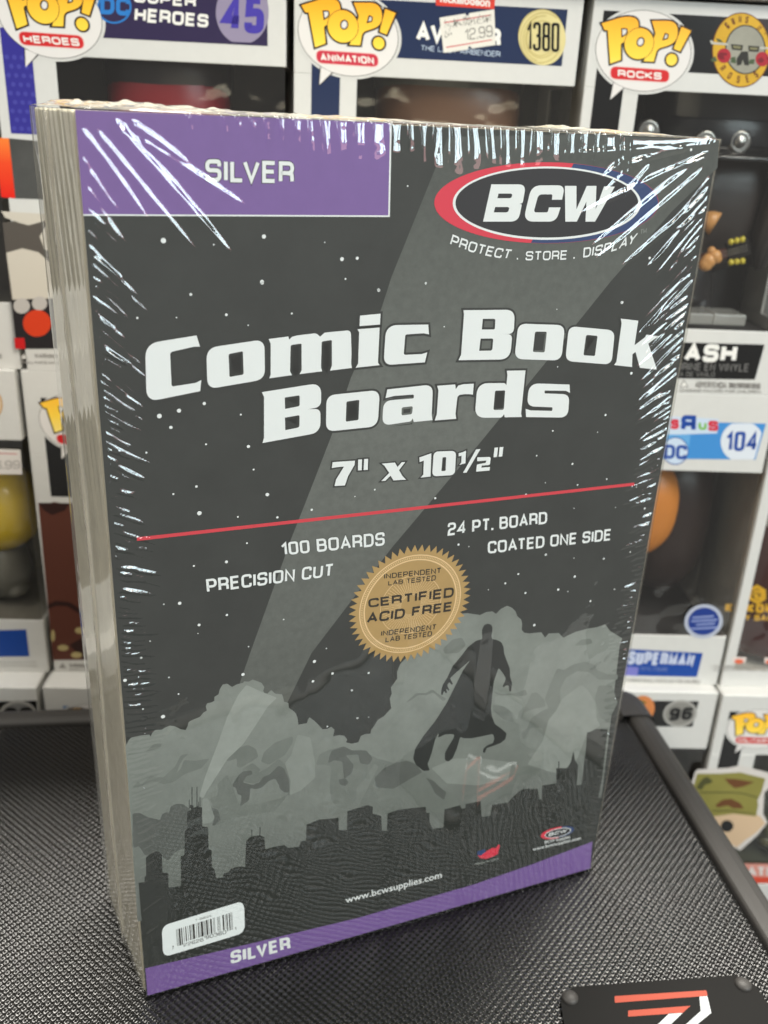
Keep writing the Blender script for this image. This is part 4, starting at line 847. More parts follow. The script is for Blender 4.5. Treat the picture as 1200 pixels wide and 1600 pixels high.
# ---- toys (things of their own, standing inside their boxes)
def vmat(n, c, **k): k.setdefault('rough', .35); k.setdefault('spec', .5); return mat('vinyl_' + n, srgb(*c), **k)
def toyroot(B, x, label, d=38, z=None):
    z = 30 if z is None else z
    O = B.F.O + B.F.X * x + B.F.Y * d + B.F.Z * z
    f = Frame(O, B.F.X, B.F.Y, B.F.Z); return empty('vinyl_figure', f, label, 'toy figure', 'vinyl figures inside the boxes')
def plain_toy(B, x, label, head, body, top=None, hz=62, hr=(31, 25, 27), d=32, arm=None, topz=None):
    t = toyroot(B, x, label, d)
    b = MB(); b.ball((0, 0, hz), hr, nu=28, nv=18, p=.8); b.build('head', head, t, smooth=True)
    b = MB(); b.lathe((0, 0, 2), [(0.01, 0), (13, 1), (15, 8), (12, 22), (9, 34), (6, 40)], n=24, sy=.8); b.build('body', body, t, smooth=True)
    for s in (-1, 1):
        b = MB(); b.tube([(s * 11, 0, 32), (s * 17, -2, 24), (s * 19, -6, 14)], [4.5, 4.2, 4], n=12); b.ball((s * 19, -6, 12), 4.8, nu=12, nv=8); b.build('arm', arm or body, t, smooth=True)
        b = MB(); b.lathe((s * 7, -1, 0), [(0.01, 0), (6.5, .5), (6.5, 5), (5, 12)], n=16, sy=1.2); b.build('leg', body, t, smooth=True)
    if top:
        b = MB(); b.ball((0, 2, (topz or hz + 9)), (hr[0] * 1.05, hr[1] * 1.08, hr[2] * .82), nu=28, nv=16, p=.85); b.build('hair', top, t, smooth=True)
    return t


# ---------- row 1
A = box(2.0, 0, 0, 'white toy box numbered 45 with purple header, upper left corner of the photo', bandcol=k_pd, stripcol=k_bl, bubble=(1.6, 2.0, 1.03), pill='HEROES', win=(25.5, 31, 133.5), band=(141, 161), bw=120.5, strip=(4.2, 16.2), stripz=103, bandright=113)
b = MB()
for r_ in range(9):
    for c_ in range(4):
        x, z = 5.8 + c_ * 3.1 + (r_ % 2) * 1.5, 105 + r_ * 3.4
        if x < 15.4: b.flat(ell(x, z, .95, .95, n=12), -.11)
b.build('strip_dot', k_bdot, A.o, off=A.off)
a3 = crop(140, 0, 3.75)
lett(A, 'series_title', [('SUPER', a3([(262, 12), (622, 45), (625, -28), (265, -60)])), ('HEROES', a3([(262, 125), (695, 162), (698, 86), (268, 42)]))], k_white2, t=.23)
ctr, rx, ry = (145, 45), 100, 97
shp(A, 'round_logo_ring', [a3(ell(145, 42, 101, 97, n=50))], k_dc, -.10); shp(A, 'round_logo_field', [a3(ell(145, 42, 90, 86, n=50))], k_pd, -.13)
lett(A, 'round_logo_lettering', [('DC', a3([(62, 82), (236, 94), (238, -12), (64, -24)]))], k_dc, t=.25, gap=.12)
cl = [p for p in ell(895, 72, 155, 188, n=90)]; cl = [(min(x, 1049), min(y, 254 + (x - 1049) * .04)) for x, y in cl]
shp(A, 'number_badge', [a3(cl)], k_lilac, -.10, label='pale lilac disc with the number 45')
lett(A, 'number_lettering', [('45', a3([(768, 184), (1020, 200), (1026, -22), (790, -42)]))], k_num, t=.22, gap=.16)
# lower left printed art: plain colour fields
shp(A, 'art_panel_orange', [[(-8, 215), (14, 216), (24, 310), (2, 308)]], gradient('art_orange', [(0, (214, 30, 24)), (.6, (222, 70, 34)), (1, (232, 120, 50))], 76, 101), -.08, label='orange red printed panel')
shp(A, 'art_panel_black', [[(14, 216), (80, 222), (84, 312), (24, 310)]], ink('art_charcoal', (78, 78, 76), mottle=.25, mscale=30), -.08)
shp(A, 'art_cloth', [[(2, 330), (100, 336), (100, 352), (70, 345), (45, 352), (30, 348), (8, 340)], [(10, 395), (35, 388), (60, 394), (78, 410), (84, 466), (20, 468)], [(62, 370), (72, 352), (90, 350), (90, 395), (70, 390)]], ink('art_cream', (214, 206, 192)), -.10)
shp(A, 'art_field', [[(4, 348), (100, 334), (100, 520), (26, 545)]], ink('art_grey', (92, 86, 80)), -.08)
shp(A, 'art_field_black', [[(18, 468), (100, 466), (100, 545), (26, 545)]], ink('art_black', (40, 36, 38)), -.09)
shp(A, 'art_disc', [ell(58, 505, 22, 21, n=30)], ink('art_red', (222, 66, 30)), -.12); shp(A, 'art_block', [[(22, 528), (38, 528), (40, 545), (24, 545)]], k_red2, -.12)
shp(A, 'art_light_disc', [ell(34, 478, 13, 12, n=24), ell(62, 474, 12, 11, n=24)], ink('art_pale', (196, 190, 184)), -.115)
lett(A, 'hazard_lettering', [('WARNING:', [(54, 559), (92, 560), (92, 553), (54, 552)]), ('SMALL PARTS MAY BE', [(34, 568), (96, 569), (96, 565), (34, 564)])], k_grey, t=.2)
shp(A, 'hazard_mark', [[(32, 561), (37, 551), (43, 561)]], k_grey, -.11); shp(A, 'hazard_mark_field', [[(34.5, 559.6), (37.2, 554), (40.6, 559.6)]], k_white2, -.13)
plain_toy(A, 66, 'dark red and black toy figure inside the box numbered 45', vmat('wine', (128, 30, 38)), vmat('char', (46, 42, 44)), top=vmat('charcoal', (34, 30, 32)), hz=86, hr=(27, 24, 28), topz=101)

Bx = box(125.8, 0, 0, 'white toy box numbered 1380 with navy header and a price sticker', bandcol=k_navy, bubble=(-.8, 0.6, 1.02), pill='ANIMATION', pillcol=k_pillc, win=(26.5, 31, 131.5), band=(139, 160), inside=mat('inner_olive', (.055, .052, .045), rough=.6), strip=(7.4, 19.4), bandright=112.3)
b3 = crop(640, 0, 4.615)
lett(Bx, 'show_title', [('AVATAR', b3([(45, 296), (655, 342), (660, 208), (50, 160)]))], k_white2, t=.24)
lett(Bx, 'show_subtitle', [('THE LAST AIRBENDER', b3([(80, 362), (652, 412), (655, 372), (83, 325)]))], k_pale, t=.13)
shp(Bx, 'number_badge', [b3(ell(955, 270, 170, 202, rot=-8, n=60))], k_cream, -.10, label='cream swirl disc with the number 1380')
kcl = ink('cream_line', (196, 178, 110)); b = MB()
for i in range(6):
    a = ell(955 + rng.uniform(-8, 8), 270 + rng.uniform(-8, 8), 165 - i * 12, 196 - i * 14, rot=rng.uniform(-20, 20), n=40, a0=rng.uniform(0, 200), a1=rng.uniform(220, 340)); pts = [Bx.F.px(*p) for p in b3(a)]
    stroke(b, pts, .35, lambda x, z: (x, z), -.12 - i * .002, 0)
b.build('badge_swirl', kcl, Bx.o, off=Bx.off)
lett(Bx, 'number_lettering', [('1380', b3([(842, 362), (1078, 378), (1082, 166), (845, 155)]))], k_jet, t=.105, gap=.16)
shp(Bx, 'network_tag', [b3([(185, -60), (620, -40), (610, 67), (190, 40)])], k_tag, -.11)
fonttext('nickelodeon', [Bx.F.px(*p) for p in b3([(220, 12), (578, 48), (582, -16), (224, -50)])], 'network_lettering', k_white2, Bx.o, -.15, Bx.off, .03)
st = box and Frame(Bx.F.O, Bx.F.X, Bx.F.Y, Bx.F.Z)
k_label = ink('price_label', (236, 232, 222))
shp(Bx, 'price_sticker', [b3([(215, 128), (400, 98), (408, 112), (420, 114), (432, 95), (610, 68), (620, 325), (448, 350), (438, 335), (428, 333), (418, 358), (245, 382)])], k_label, -.24, label='white price sticker with red lines')
shp(Bx, 'price_line', [b3([(247, 160), (582, 105), (583, 112), (248, 168)]), b3([(263, 338), (592, 284), (593, 291), (265, 346)])], ink('price_red', (214, 90, 90)), -.27)
lett(Bx, 'price_lettering', [('12.99', b3([(400, 292), (600, 262), (594, 180), (396, 212)]))], ink('price_ink', (120, 116, 110)), t=.09, y=-.28)
b = MB()
for i in range(150):
    x = rng.uniform(250, 590); yb = 215 - (x - 250) * .16 - rng.uniform(0, 55) + (60 if x < 300 and rng.random() < .6 else 0); w_, h_ = rng.uniform(3, 9), rng.uniform(4, 20); sl_ = rng.uniform(-5, 5)
    b.flat(b3([(x, yb), (x + w_ * .6, yb), (x + w_ * .6 + sl_, yb - h_), (x + sl_, yb - h_)]), -.28 - i * .0002, 0, Bx.F.px)
b.build('smudged_print', ink('price_smudge', (124, 122, 116)), Bx.o, off=Bx.off)
plain_toy(Bx, 68, 'toy figure with brown head inside the box numbered 1380', vmat('tan', (104, 74, 54)), vmat('rust', (150, 84, 44)), top=vmat('moss', (66, 66, 56)), hz=90, hr=(33, 26, 28), topz=106)

C = box(248.7, 0, 0, 'white toy box with black header and round gold band emblem, upper right', bandcol=k_jet, bubble=(0, 0, 1.0), pill='ROCKS', band=(139, 160.4), strip=(4.4, 16.8), win=(23.5, 31, 131.5))
e3 = crop(1060, 0, 8.571); k_em = ink('emblem_gold', (214, 168, 44), mottle=.15, mscale=60); k_emd = ink('emblem_brown', (110, 60, 24)); k_emg = ink('emblem_grey', (158, 156, 142), mottle=.15, mscale=50); k_emk = ink('emblem_dark', (48, 46, 40)); k_rose = ink('rose', (176, 40, 52)); k_rosed = ink('rose_dark', (126, 26, 38)); k_leaf = ink('leaf', (76, 92, 62)); k_steel = ink('steel', (196, 194, 184))
shp(C, 'band_emblem_rim', [e3(ell(840, 670, 392, 502, n=70))], k_emd, -.12, label='round gold emblem with roses and crossed bars')
shp(C, 'band_emblem', [e3(ell(840, 670, 378, 488, n=70))], k_em, -.145); shp(C, 'emblem_inner_rim', [e3(ell(895, 665, 272, 332, n=60))], k_emk, -.165); shp(C, 'emblem_centre', [e3(ell(895, 665, 255, 315, n=60))], k_emg, -.185)
shp(C, 'emblem_bar', [e3([(420, 545), (440, 535), (470, 565), (660, 580), (660, 605), (440, 592)]), e3([(1090, 628), (1330, 640), (1330, 665), (1090, 655)])], k_steel, -.205)
shp(C, 'emblem_face', [e3([(780, 880), (775, 790), (840, 690), (930, 690), (945, 880), (880, 872), (862, 800), (838, 868)]), e3([(700, 590, 10), (865, 605, 10), (850, 680, 20), (715, 665, 20)]), e3([(930, 612, 10), (1085, 622, 10), (1070, 695, 20), (940, 690, 20)])], k_emk, -.205, fn=None)
shp(C, 'emblem_lens', [e3([(725, 610), (835, 620), (830, 655), (735, 645)]), e3([(950, 632), (1060, 640), (1052, 670), (958, 665)])], ink('lens', (132, 128, 92)), -.225)
shp(C, 'emblem_leaf', [e3([(430, 800), (490, 750), (520, 820), (450, 830)]), e3([(700, 770), (760, 760), (770, 850), (700, 840)]), e3([(950, 800), (1020, 790), (1010, 860), (940, 855)]), e3([(500, 510), (560, 530), (600, 570), (530, 560)])], k_leaf, -.22)
for cx, cy in ((608, 745), (1122, 792)):
    shp(C, 'rose', [e3(ell(cx, cy, 92, 98, n=26))], k_rose, -.235)
    b = MB()
    for i in range(5): b.flat(e3(ell(cx + rng.uniform(-30, 30), cy + rng.uniform(-30, 30), 58 - i * 8, 44 - i * 6, n=16)), -.25 - i * .006, i % 2, C.F.px)
    b.build('rose_petal', [k_rosed, k_rose], C.o, off=C.off)
def arcword(B, word, cx, cy, rx, ry, a0, a1, h, w_, flip, name, m, cropf):
    b = MB(); n = len(word)
    for i, ch in enumerate(word):
        if ch == ' ': continue
        a = R(a0 + (a1 - a0) * i / max(n - 1, 1)); px_, py_ = cx + rx * math.cos(a), cy + ry * math.sin(a)
        ux, uy = (math.cos(a), math.sin(a)); s = 1 if not flip else -1; tx, ty = -uy * s, ux * s
        q = [(px_ - tx * w_ - ux * h * s, py_ - ty * w_ - uy * h * s), (px_ + tx * w_ - ux * h * s, py_ + ty * w_ - uy * h * s), (px_ + tx * w_ + ux * h * s, py_ + ty * w_ + uy * h * s), (px_ - tx * w_ + ux * h * s, py_ - ty * w_ + uy * h * s)]
        text(b, ch, [B.F.px(*p) for p in cropf(q)], t=.18, y=-.17)
    b.build(name, m, B.o, off=B.off)
arcword(C, "GUNS N'", 850, 668, 325, 412, -128, -28, 48, 20, False, 'emblem_lettering', k_emd, e3)
arcword(C, 'ROSES', 850, 668, 325, 400, 142, 55, 48, 22, True, 'emblem_lettering', k_emd, e3)
lett(C, 'name_lettering', [('SLASH', crop(940, 480, 4.2115)([(318, 352), (880, 364), (897, 246), (335, 236)]))], k_white2, t=.26, y=-.17)
f3 = crop(940, 480, 4.2115)
shp(C, 'name_plate', [f3([(200, 222), (1072, 246), (1008, 476), (150, 462)])], k_jet, -.10)
lett(C, 'name_subtitle', [('FIGURINE EN VINYLE', f3([(400, 412), (965, 425), (972, 372), (405, 362)])), ('FIGURA DE VINILO', f3([(395, 452), (742, 460), (746, 428), (398, 420)]))], ink('sub_grey', (112, 110, 108)), t=.17, y=-.17)
lett(C, 'hazard_lettering', [('ADVERTENCIA', f3([(615, 528), (822, 533), (824, 492), (618, 486)])), ('SMALL PARTS NOT FOR USE', f3([(835, 532), (1046, 538), (1048, 500), (838, 494)])), ('CHOKING HAZARD FOR CHILDREN', f3([(515, 556), (1046, 566), (1046, 546), (515, 536)]))], k_grey, t=.16)
shp(C, 'hazard_mark', [f3([(512, 526), (542, 475), (572, 526)])], k_grey, -.11); shp(C, 'hazard_mark_field', [f3([(522, 520), (542, 487), (562, 520)])], k_white2, -.13)
# figure with top hat and guitar
def fpt(B, u, v, d): x, z = B.F.px(u, v, d); return (x, d, z)
th = toyroot(C, 70, 'toy guitarist with black top hat and silver studs inside the upper right box', 40, 31)
TO = (-70, -40, -31)
k_hat = vmat('hat', (22, 22, 24), rough=.28, coat=.4); k_hair = vmat('hair', (44, 38, 36), bump=.4, bscale=120); k_gskin = vmat('skin', (206, 150, 90)); k_silver = mat('silver_stud', (.36, .35, .33), rough=.3, metal=1.0); k_gold2 = mat('tuner_yellow', srgb(206, 190, 60), rough=.3)
hx, hz = C.F.px(1112, 215, 30); 
b = MB(); b.lathe((hx, 36, hz - 8), [(45, -1), (46, 0), (44, 1.4), (33, 2.4), (31.5, 5), (31, 16), (33, 30), (34, 33), (20, 34.5), (0.01, 34.8)], n=40, sy=.72); hat = b.build('top_hat', k_hat, th, off=TO, smooth=True)
b = MB(); b.lathe((hx, 36, hz - 6), [(32.6, 3), (32.9, 4), (32.6, 13), (32.0, 14)], n=40, sy=.73); b.build('hat_band', vmat('band', (26, 28, 32), rough=.3), hat, off=TO, smooth=True)
for u, v in ((1012, 205), (1101, 222), (1155, 222)):
    x, y, z = fpt(C, u, v, 13.5); b = MB()
    n = 22
    for r0, r1, dy in ((5.0, 4.0, 0), (4.0, 2.4, -.9)): pass
    prof_ = [(5.4, 0), (5.0, -1.0), (3.8, -1.6), (2.9, -.9), (2.2, -1.5), (0.01, -1.9)]
    b.add([(x + r * math.cos(2 * math.pi * i / n), y + dy, z + r * math.sin(2 * math.pi * i / n)) for r, dy in prof_ for i in range(n)], [(j * n + i, j * n + (i + 1) % n, (j + 1) * n + (i + 1) % n, (j + 1) * n + i) for j in range(len(prof_) - 1) for i in range(n)])
    b.build('silver_stud', k_silver, hat, off=TO, smooth=True)
b = MB(); b.ball((hx, 44, hz - 26), (28, 13, 24), nu=30, nv=20, p=.85); b.build('head', k_gskin, th, off=TO, smooth=True)
b = MB(); b.ball((hx, 44, hz - 30), (36, 20, 34), nu=36, nv=24, p=.8); b.build('hair', k_hair, th, off=TO, smooth=True)
b = MB()
for i in range(26):
    a = R(-25 + i * 230 / 25); x0 = hx + 34 * math.cos(a); y0 = 38 - 22 * math.sin(a) * (-1 if False else 1)
    y0 = 38 + 24 * math.sin(a) if not 20 < math.degrees(a) < -1 else 38
    b.tube([(x0, y0, hz - 8), (x0 * 1.0 + (x0 - hx) * .12, y0, hz - 24), (x0 + (x0 - hx) * .05 + rng.uniform(-1, 1), y0, hz - 42), (x0 + (x0 - hx) * .1, y0, hz - 58)], [5, 6, 5.5, 2.5], n=8)
b.build('hair', k_hair, th, off=TO, smooth=True)
b = MB(); b.lathe((hx, 38, 33), [(0.01, 0), (13, 1), (16, 8), (13, 24), (9, 40)], n=24, sy=.8); b.build('body', vmat('black', (30, 28, 30)), th, off=TO, smooth=True)
for s in (-1, 1):
    b = MB(); b.lathe((hx + s * 8, 36, 31), [(0.01, 0), (7, .5), (7, 6), (5, 14)], n=16, sy=1.3); b.build('leg', vmat('black', (30, 28, 30)), th, off=TO, smooth=True)
b = MB(); b.tube([fpt(C, 1060, 330, 34), fpt(C, 1108, 345, 26), fpt(C, 1118, 350, 24)], [5, 5, 5.5], n=14); b.build('arm', k_gskin, th, off=TO, smooth=True)
gt_ = empty('toy_guitar', Frame(C.F.O + C.F.X * 70 + C.F.Y * 20 + C.F.Z * 31, C.F.X, C.F.Y, C.F.Z), 'tiny guitar with yellow tuning pegs held by the top-hatted toy', 'toy guitar'); GO = (-70, -20, -31)
def bar(p, q, hw, th_, m, name, parent, O):
    p, q = np.array(p, float), np.array(q, float); d = (q - p) / np.linalg.norm(q - p); n = np.array([-d[2], 0, d[0]]); b = MB()
    vs = [(*(r + n * s * hw * k)[[0]], r[1] + dy, (r + n * s * hw * k)[2]) for r, k in ((p, 1), (q, .8)) for s in (-1, 1) for dy in (0, th_)]
    vs = [(v[0], v[1], v[2]) for v in vs]; b.add(vs, [(0, 1, 3, 2), (4, 6, 7, 5), (0, 4, 5, 1), (2, 3, 7, 6), (0, 2, 6, 4), (1, 5, 7, 3)]); return b.build(name, m, parent, off=O)
bar(fpt(C, 1040, 420, 18), fpt(C, 1145, 393, 18), 2.6, 2, vmat('neck', (92, 48, 40)), 'neck', gt_, GO)
bar(fpt(C, 1138, 396, 17), fpt(C, 1172, 385, 17), 4.6, 3, vmat('headstock', (26, 24, 24), rough=.2), 'headstock', gt_, GO)
b = MB(); x, y, z = fpt(C, 1035, 440, 20); b.ball((x - 18, 22, z - 2), (20, 4, 14), nu=26, nv=12, p=.9); b.build('guitar_body', vmat('sunburst', (120, 50, 26), coat=.6), gt_, off=GO, smooth=True)
for u, v in ((1142, 378), (1151, 376), (1160, 374), (1142, 410), (1151, 409), (1160, 408)):
    b = MB(); x, y, z = fpt(C, u, v, 16); b.ball((x, y, z), (1.35, 1.3, 1.5), nu=12, nv=8); b.build('tuning_peg', k_gold2, gt_, off=GO, smooth=True)
for k in (-1, 0, 1):
    b = MB(); p, q_ = fpt(C, 1060, 415 + k * 3, 17.6), fpt(C, 1168, 387 + k * 4, 16.6); b.tube([p, q_], .14, n=5); b.build('string', k_silver, gt_, off=GO)
b = MB()
for u, v, r in ((1108, 408, 3.6), (1118, 401, 3.2), (1104, 413, 3.4), (1113, 392, 1.9), (1122, 405, 2.2)): x, y, z = fpt(C, u, v, 14); b.ball((x, 15, z), (r, r * .8, r), nu=14, nv=10)
b.build('hand', k_gskin, th, off=TO, smooth=True)
b = MB(); tx0, tx1 = C.F.px(1076, 500, 8)[0], C.F.px(1166, 500, 8)[0]; b.box(tx0, tx1, 8, 26, 31.6, 37); b.box(tx0 + 11.5, tx0 + 13, 7.4, 26.5, 31.6, 37.6); tr_ = b.build('plastic_tray', mat('tray_clear', (.5, .5, .48), rough=.12, coat=.8, alpha=.6), C.o, off=C.off, bevel=1.2, seg=3)

# neighbour at the far left of the upper row
D = box(-121.5, 0, -2, 'white toy box edge at the far left, beside the box numbered 45', bandcol=None, win=(24, 31, 131), inside=k_olive, art=False, bw=120)
lett(D, 'hazard_lettering', [('SMALL PARTS', [(-40, 559), (3, 560), (3, 553), (-40, 552)])], k_grey, t=.18)
plain_toy(D, 60, 'grey toy figure in the box left of the one numbered 45', vmat('ash', (110, 108, 100)), vmat('ash2', (90, 88, 84)), hz=70)

# ---------- row 2
E_ = box(243.0, -BH, 0, 'white toy box numbered 104 with light blue header, right of the board pack', bandcol=None, win=(22, 31, 125.5), strip=None, bw=118.0)
shp(E_, 'header_band', [f3([(-120, 735), (1082, 766), (1012, 1003), (-180, 990)])], k_sky_b, -.06)
shp(E_, 'header_band_light', [f3([(-120, 735), (600, 753), (560, 1000), (-180, 990)])], ink('sky_pale', (104, 172, 226)), -.085)
shp(E_, 'header_patch', [f3([(200, 705), (772, 735), (760, 830), (480, 838), (200, 825)])], k_pale, -.10)
lett(E_, 'shop_lettering_red', [('S', f3([(452, 800), (508, 803), (510, 738), (456, 735)])), ('S', f3([(700, 812), (768, 815), (768, 748), (702, 745)]))], k_lred, t=.30, y=-.15)
lett(E_, 'shop_lettering_green', [('U', f3([(636, 805), (690, 808), (692, 755), (638, 752)]))], k_green, t=.30, y=-.15)
lett(E_, 'shop_lettering_blue', [('R', f3([(520, 815), (618, 820), (622, 712), (524, 708)]))], k_royal, t=.27, y=-.15, mirror=True)
lett(E_, 'shop_lettering_red', [('T', f3([(150, 812), (210, 815), (212, 740), (152, 736)])), ('Y', f3([(320, 812), (385, 815), (387, 742), (322, 738)]))], k_lred, t=.3, y=-.15)
lett(E_, 'shop_lettering_green', [('O', f3([(232, 812), (300, 815), (302, 742), (234, 738)]))], k_green, t=.30, y=-.15)
shp(E_, 'round_logo_ring', [f3(ell(485, 945, 86, 92, n=40))], k_royal, -.12); shp(E_, 'round_logo_field', [f3(ell(485, 945, 80, 86, n=40))], k_pale, -.14)
lett(E_, 'round_logo_lettering', [('DC', f3([(408, 995), (556, 1002), (562, 908), (414, 902)]))], k_royal, t=.22, y=-.17, gap=.12)
cl = [(min(x, 1070 - (y - 766) * .28), min(max(y, 765), 1003)) for x, y in ell(925, 885, 142, 135, n=60)]
shp(E_, 'number_badge', [f3(cl)], ink('badge_pale', (226, 232, 240)), -.11, label='pale disc with the number 104')
lett(E_, 'number_lettering', [('104', f3([(812, 948), (1020, 945), (1036, 818), (822, 818)]))], k_royal, t=.17, gap=.2)
h3 = crop(940, 840, 2.857)
shp(E_, 'name_plate', [h3([(-100, 485), (452, 515), (425, 622), (-120, 610)])], k_royal, -.08)
lett(E_, 'name_lettering', [('SUPERMAN', h3([(112, 565), (408, 574), (420, 520), (122, 505)]))], ink('name_pale', (206, 214, 236)), t=.24, y=-.13)
shp(E_, 'name_chip', [h3([(60, 572), (165, 578), (160, 618), (50, 612)])], ink('chip', (128, 128, 204)), -.11)
lett(E_, 'name_subtitle', [('VINYL FIGURE', h3([(170, 592), (295, 597), (297, 580), (172, 575)]))], ink('name_sub', (110, 130, 190)), t=.15, y=-.13)
lett(E_, 'hazard_lettering', [('WARNING SMALL PARTS NOT FOR CHILDREN', h3([(110, 642), (440, 650), (440, 636), (110, 628)])), ('CHOKING HAZARD SMALL PARTS', h3([(105, 662), (440, 668), (440, 656), (105, 650)]))], k_grey, t=.14)
shp(E_, 'round_sticker', [h3(ell(455, 373, 86, 76, rot=-12, n=40))], ink('sticker_rim', (190, 196, 212)), -.2, label='round blue sticker on the window'); shp(E_, 'round_sticker_field', [h3(ell(455, 373, 70, 61, rot=-12, n=40))], k_dkb, -.23)
b = MB()
for x0, x1, z in ((405, 500, 352), (400, 515, 368), (420, 505, 384), (392, 520, 402)): b.flat(h3([(x0, z + 8), (x1, z + 2), (x1, z - 6), (x0, z + 1)]), -.25, 0, E_.F.px)
b.build('sticker_print', ink('sticker_print', (150, 164, 210)), E_.o, off=E_.off)
t = toyroot(E_, 54, 'orange and dark brown toy figure inside the box numbered 104', 34, 31); O54 = (-54, -34, -31)
kor = vmat('amber', (206, 128, 52)); kdk = vmat('cocoa', (46, 34, 32))
b = MB(); b.ball((62, 24, 97), (25, 17, 29), nu=28, nv=18, p=.85); b.build('head', kor, t, off=O54, smooth=True)
b = MB(); b.ball((90, 42, 84), (23, 20, 44), nu=26, nv=18, p=.85); b.build('cape', kdk, t, off=O54, smooth=True)
b = MB(); b.ball((57, 18, 72), (14, 11, 20), nu=22, nv=14); b.build('arm', kor, t, off=O54, smooth=True)
b = MB(); b.lathe((54, 36, 31), [(0.01, 0), (17, 1), (18, 10), (14, 28), (10, 40)], n=24, sy=.8); b.build('body', kdk, t, off=O54, smooth=True)

G_ = box(363.0, -BH, 1, 'white toy box holding a dark red sauce bottle toy, right edge of the photo', bandcol=None, win=(5.5, 10.5, 150), inside=mat('inner_cream', (.62, .60, .55), rough=.6), bw=118, clear_left=False)
t = empty('sauce_bottle_toy', Frame(G_.F.O + G_.F.X * 52 + G_.F.Y * 34 + G_.F.Z * 11, G_.F.X, G_.F.Y, G_.F.Z), 'dark maroon bottle toy with red cap and yellow lettering inside its box', 'toy bottle')
g5 = crop(1080, 760, 5.333); kma = vmat('maroon', (74, 30, 28), rough=.2, coat=.5)
b = MB(); b.lathe((0, 0, 0), [(0.01, 0), (44, 0), (46, 2), (47, 10), (45, 30), (40, 52), (34, 68), (30, 73)], n=40, sy=.62); b.build('bottle_body', kma, t, smooth=True)
b = MB(); b.lathe((0, 0, 73), [(30, 0), (27, 6), (22, 22), (21, 34)], n=36, sy=.66); b.build('bottle_shoulder', vmat('cloudy', (216, 212, 204)), t, smooth=True)
b = MB(); b.lathe((0, 0, 107), [(23, -.5), (27.5, .5), (28, 4), (28, 18), (26, 20), (0.01, 20.5)], n=36, sy=.68); b.build('cap', vmat('cap_red', (200, 24, 26)), t, smooth=True)
ky = vmat('lettering_yellow', (236, 180, 20)); yb = -30.3
def gp(u, v, d=4.0): x, z = G_.F.px(u, v, d); return (x - 52, z - 11)
b = MB(); hexo = [g5([p])[0] for p in ell(548, 898, 86, 82, rot=30, n=6)]; hexi = [g5([p])[0] for p in ell(548, 898, 52, 48, rot=30, n=6)]
b.flat([[gp(*p) for p in hexo], [gp(*p) for p in hexi]], yb); 
stroke(b, [gp(*p) for p in g5([(512, 890), (540, 868), (585, 880), (590, 920), (545, 930), (530, 905), (560, 896)])], 1.6, lambda x, z: (x, z), yb - .1, 0)
text(b, 'KIKKOMAN', [gp(*p) for p in g5([(280, 1045), (840, 1060), (845, 985), (285, 965)])], t=.30, y=yb - .1)
text(b, 'SOY SAUCE', [gp(*p) for p in g5([(335, 1112), (780, 1122), (782, 1072), (338, 1062)])], t=.24, y=yb - .1)
b.build('bottle_lettering', ky, t)
shp(G_, 'foot_print', [g5([(340, 1420), (460, 1422), (450, 1470), (345, 1470)]), g5([(610, 1425), (720, 1430), (720, 1475), (610, 1475)])], ink('foot_print', (236, 222, 214)), -.08)
shp(G_, 'foot_print_orange', [g5(ell(398, 1458, 38, 20, n=20)), g5(ell(660, 1462, 38, 20, n=20))], ink('foot_orange', (232, 110, 76)), -.11)
lett(G_, 'hazard_lettering', [('WARNING SMALL PARTS', g5([(190, 1512), (640, 1520), (640, 1495), (190, 1487)])), ('NOT FOR CHILDREN UNDER THREE', g5([(185, 1535), (640, 1545), (640, 1528), (185, 1520)]))], k_grey, t=.13)

Hx = box(-1.2, -BH, 0, 'white toy box with black strip and a brown printed figure, left of the board pack', bandcol=k_jet, bubble=(3.2, -5.5, .98), pill='TV', band=(131, 152.5), strip=(8.0, 20.0), win=(40, 31, 124), stripz=102, bandright=112)
l5 = crop(0, 560, 2.759)
shp(Hx, 'printed_art', [l5([(165, 622), (200, 628), (235, 618), (270, 626), (340, 620), (420, 640), (430, 1300), (228, 1300)])], k_brown, -.08, label='brown printed figure art')
shp(Hx, 'printed_shade', [l5([(165, 622), (300, 624), (280, 655), (225, 675), (190, 655)]), l5([(205, 1062), (240, 1045), (300, 1050), (360, 1090), (430, 1130), (430, 1150), (350, 1105), (290, 1068), (240, 1066), (207, 1080)]), l5([(300, 1235), (430, 1160), (430, 1300), (360, 1300)])], k_dbrown, -.11)
shp(Hx, 'printed_gold', [l5(ell(228, 1195, 9, 26, n=16)), l5(ell(272, 1247, 24, 13, n=16)), l5(ell(330, 1278, 24, 13, n=16)), l5(ell(345, 1172, 22, 14, n=16))], ink('printed_gold', (190, 172, 120)), -.13)
lett(Hx, 'hazard_lettering', [('WARNING CHOKING', l5([(300, 1332), (420, 1334), (420, 1316), (300, 1314)])), ('SMALL PARTS', l5([(300, 1345), (420, 1346), (420, 1338), (300, 1337)]))], k_grey, t=.16)
shp(Hx, 'hazard_mark', [l5([(252, 1335), (270, 1312), (286, 1335)])], k_grey, -.11)
plain_toy(Hx, 74, 'brown toy figure inside the box with the brown printed art', vmat('umber', (104, 62, 48)), vmat('night', (40, 34, 40)), hz=66)

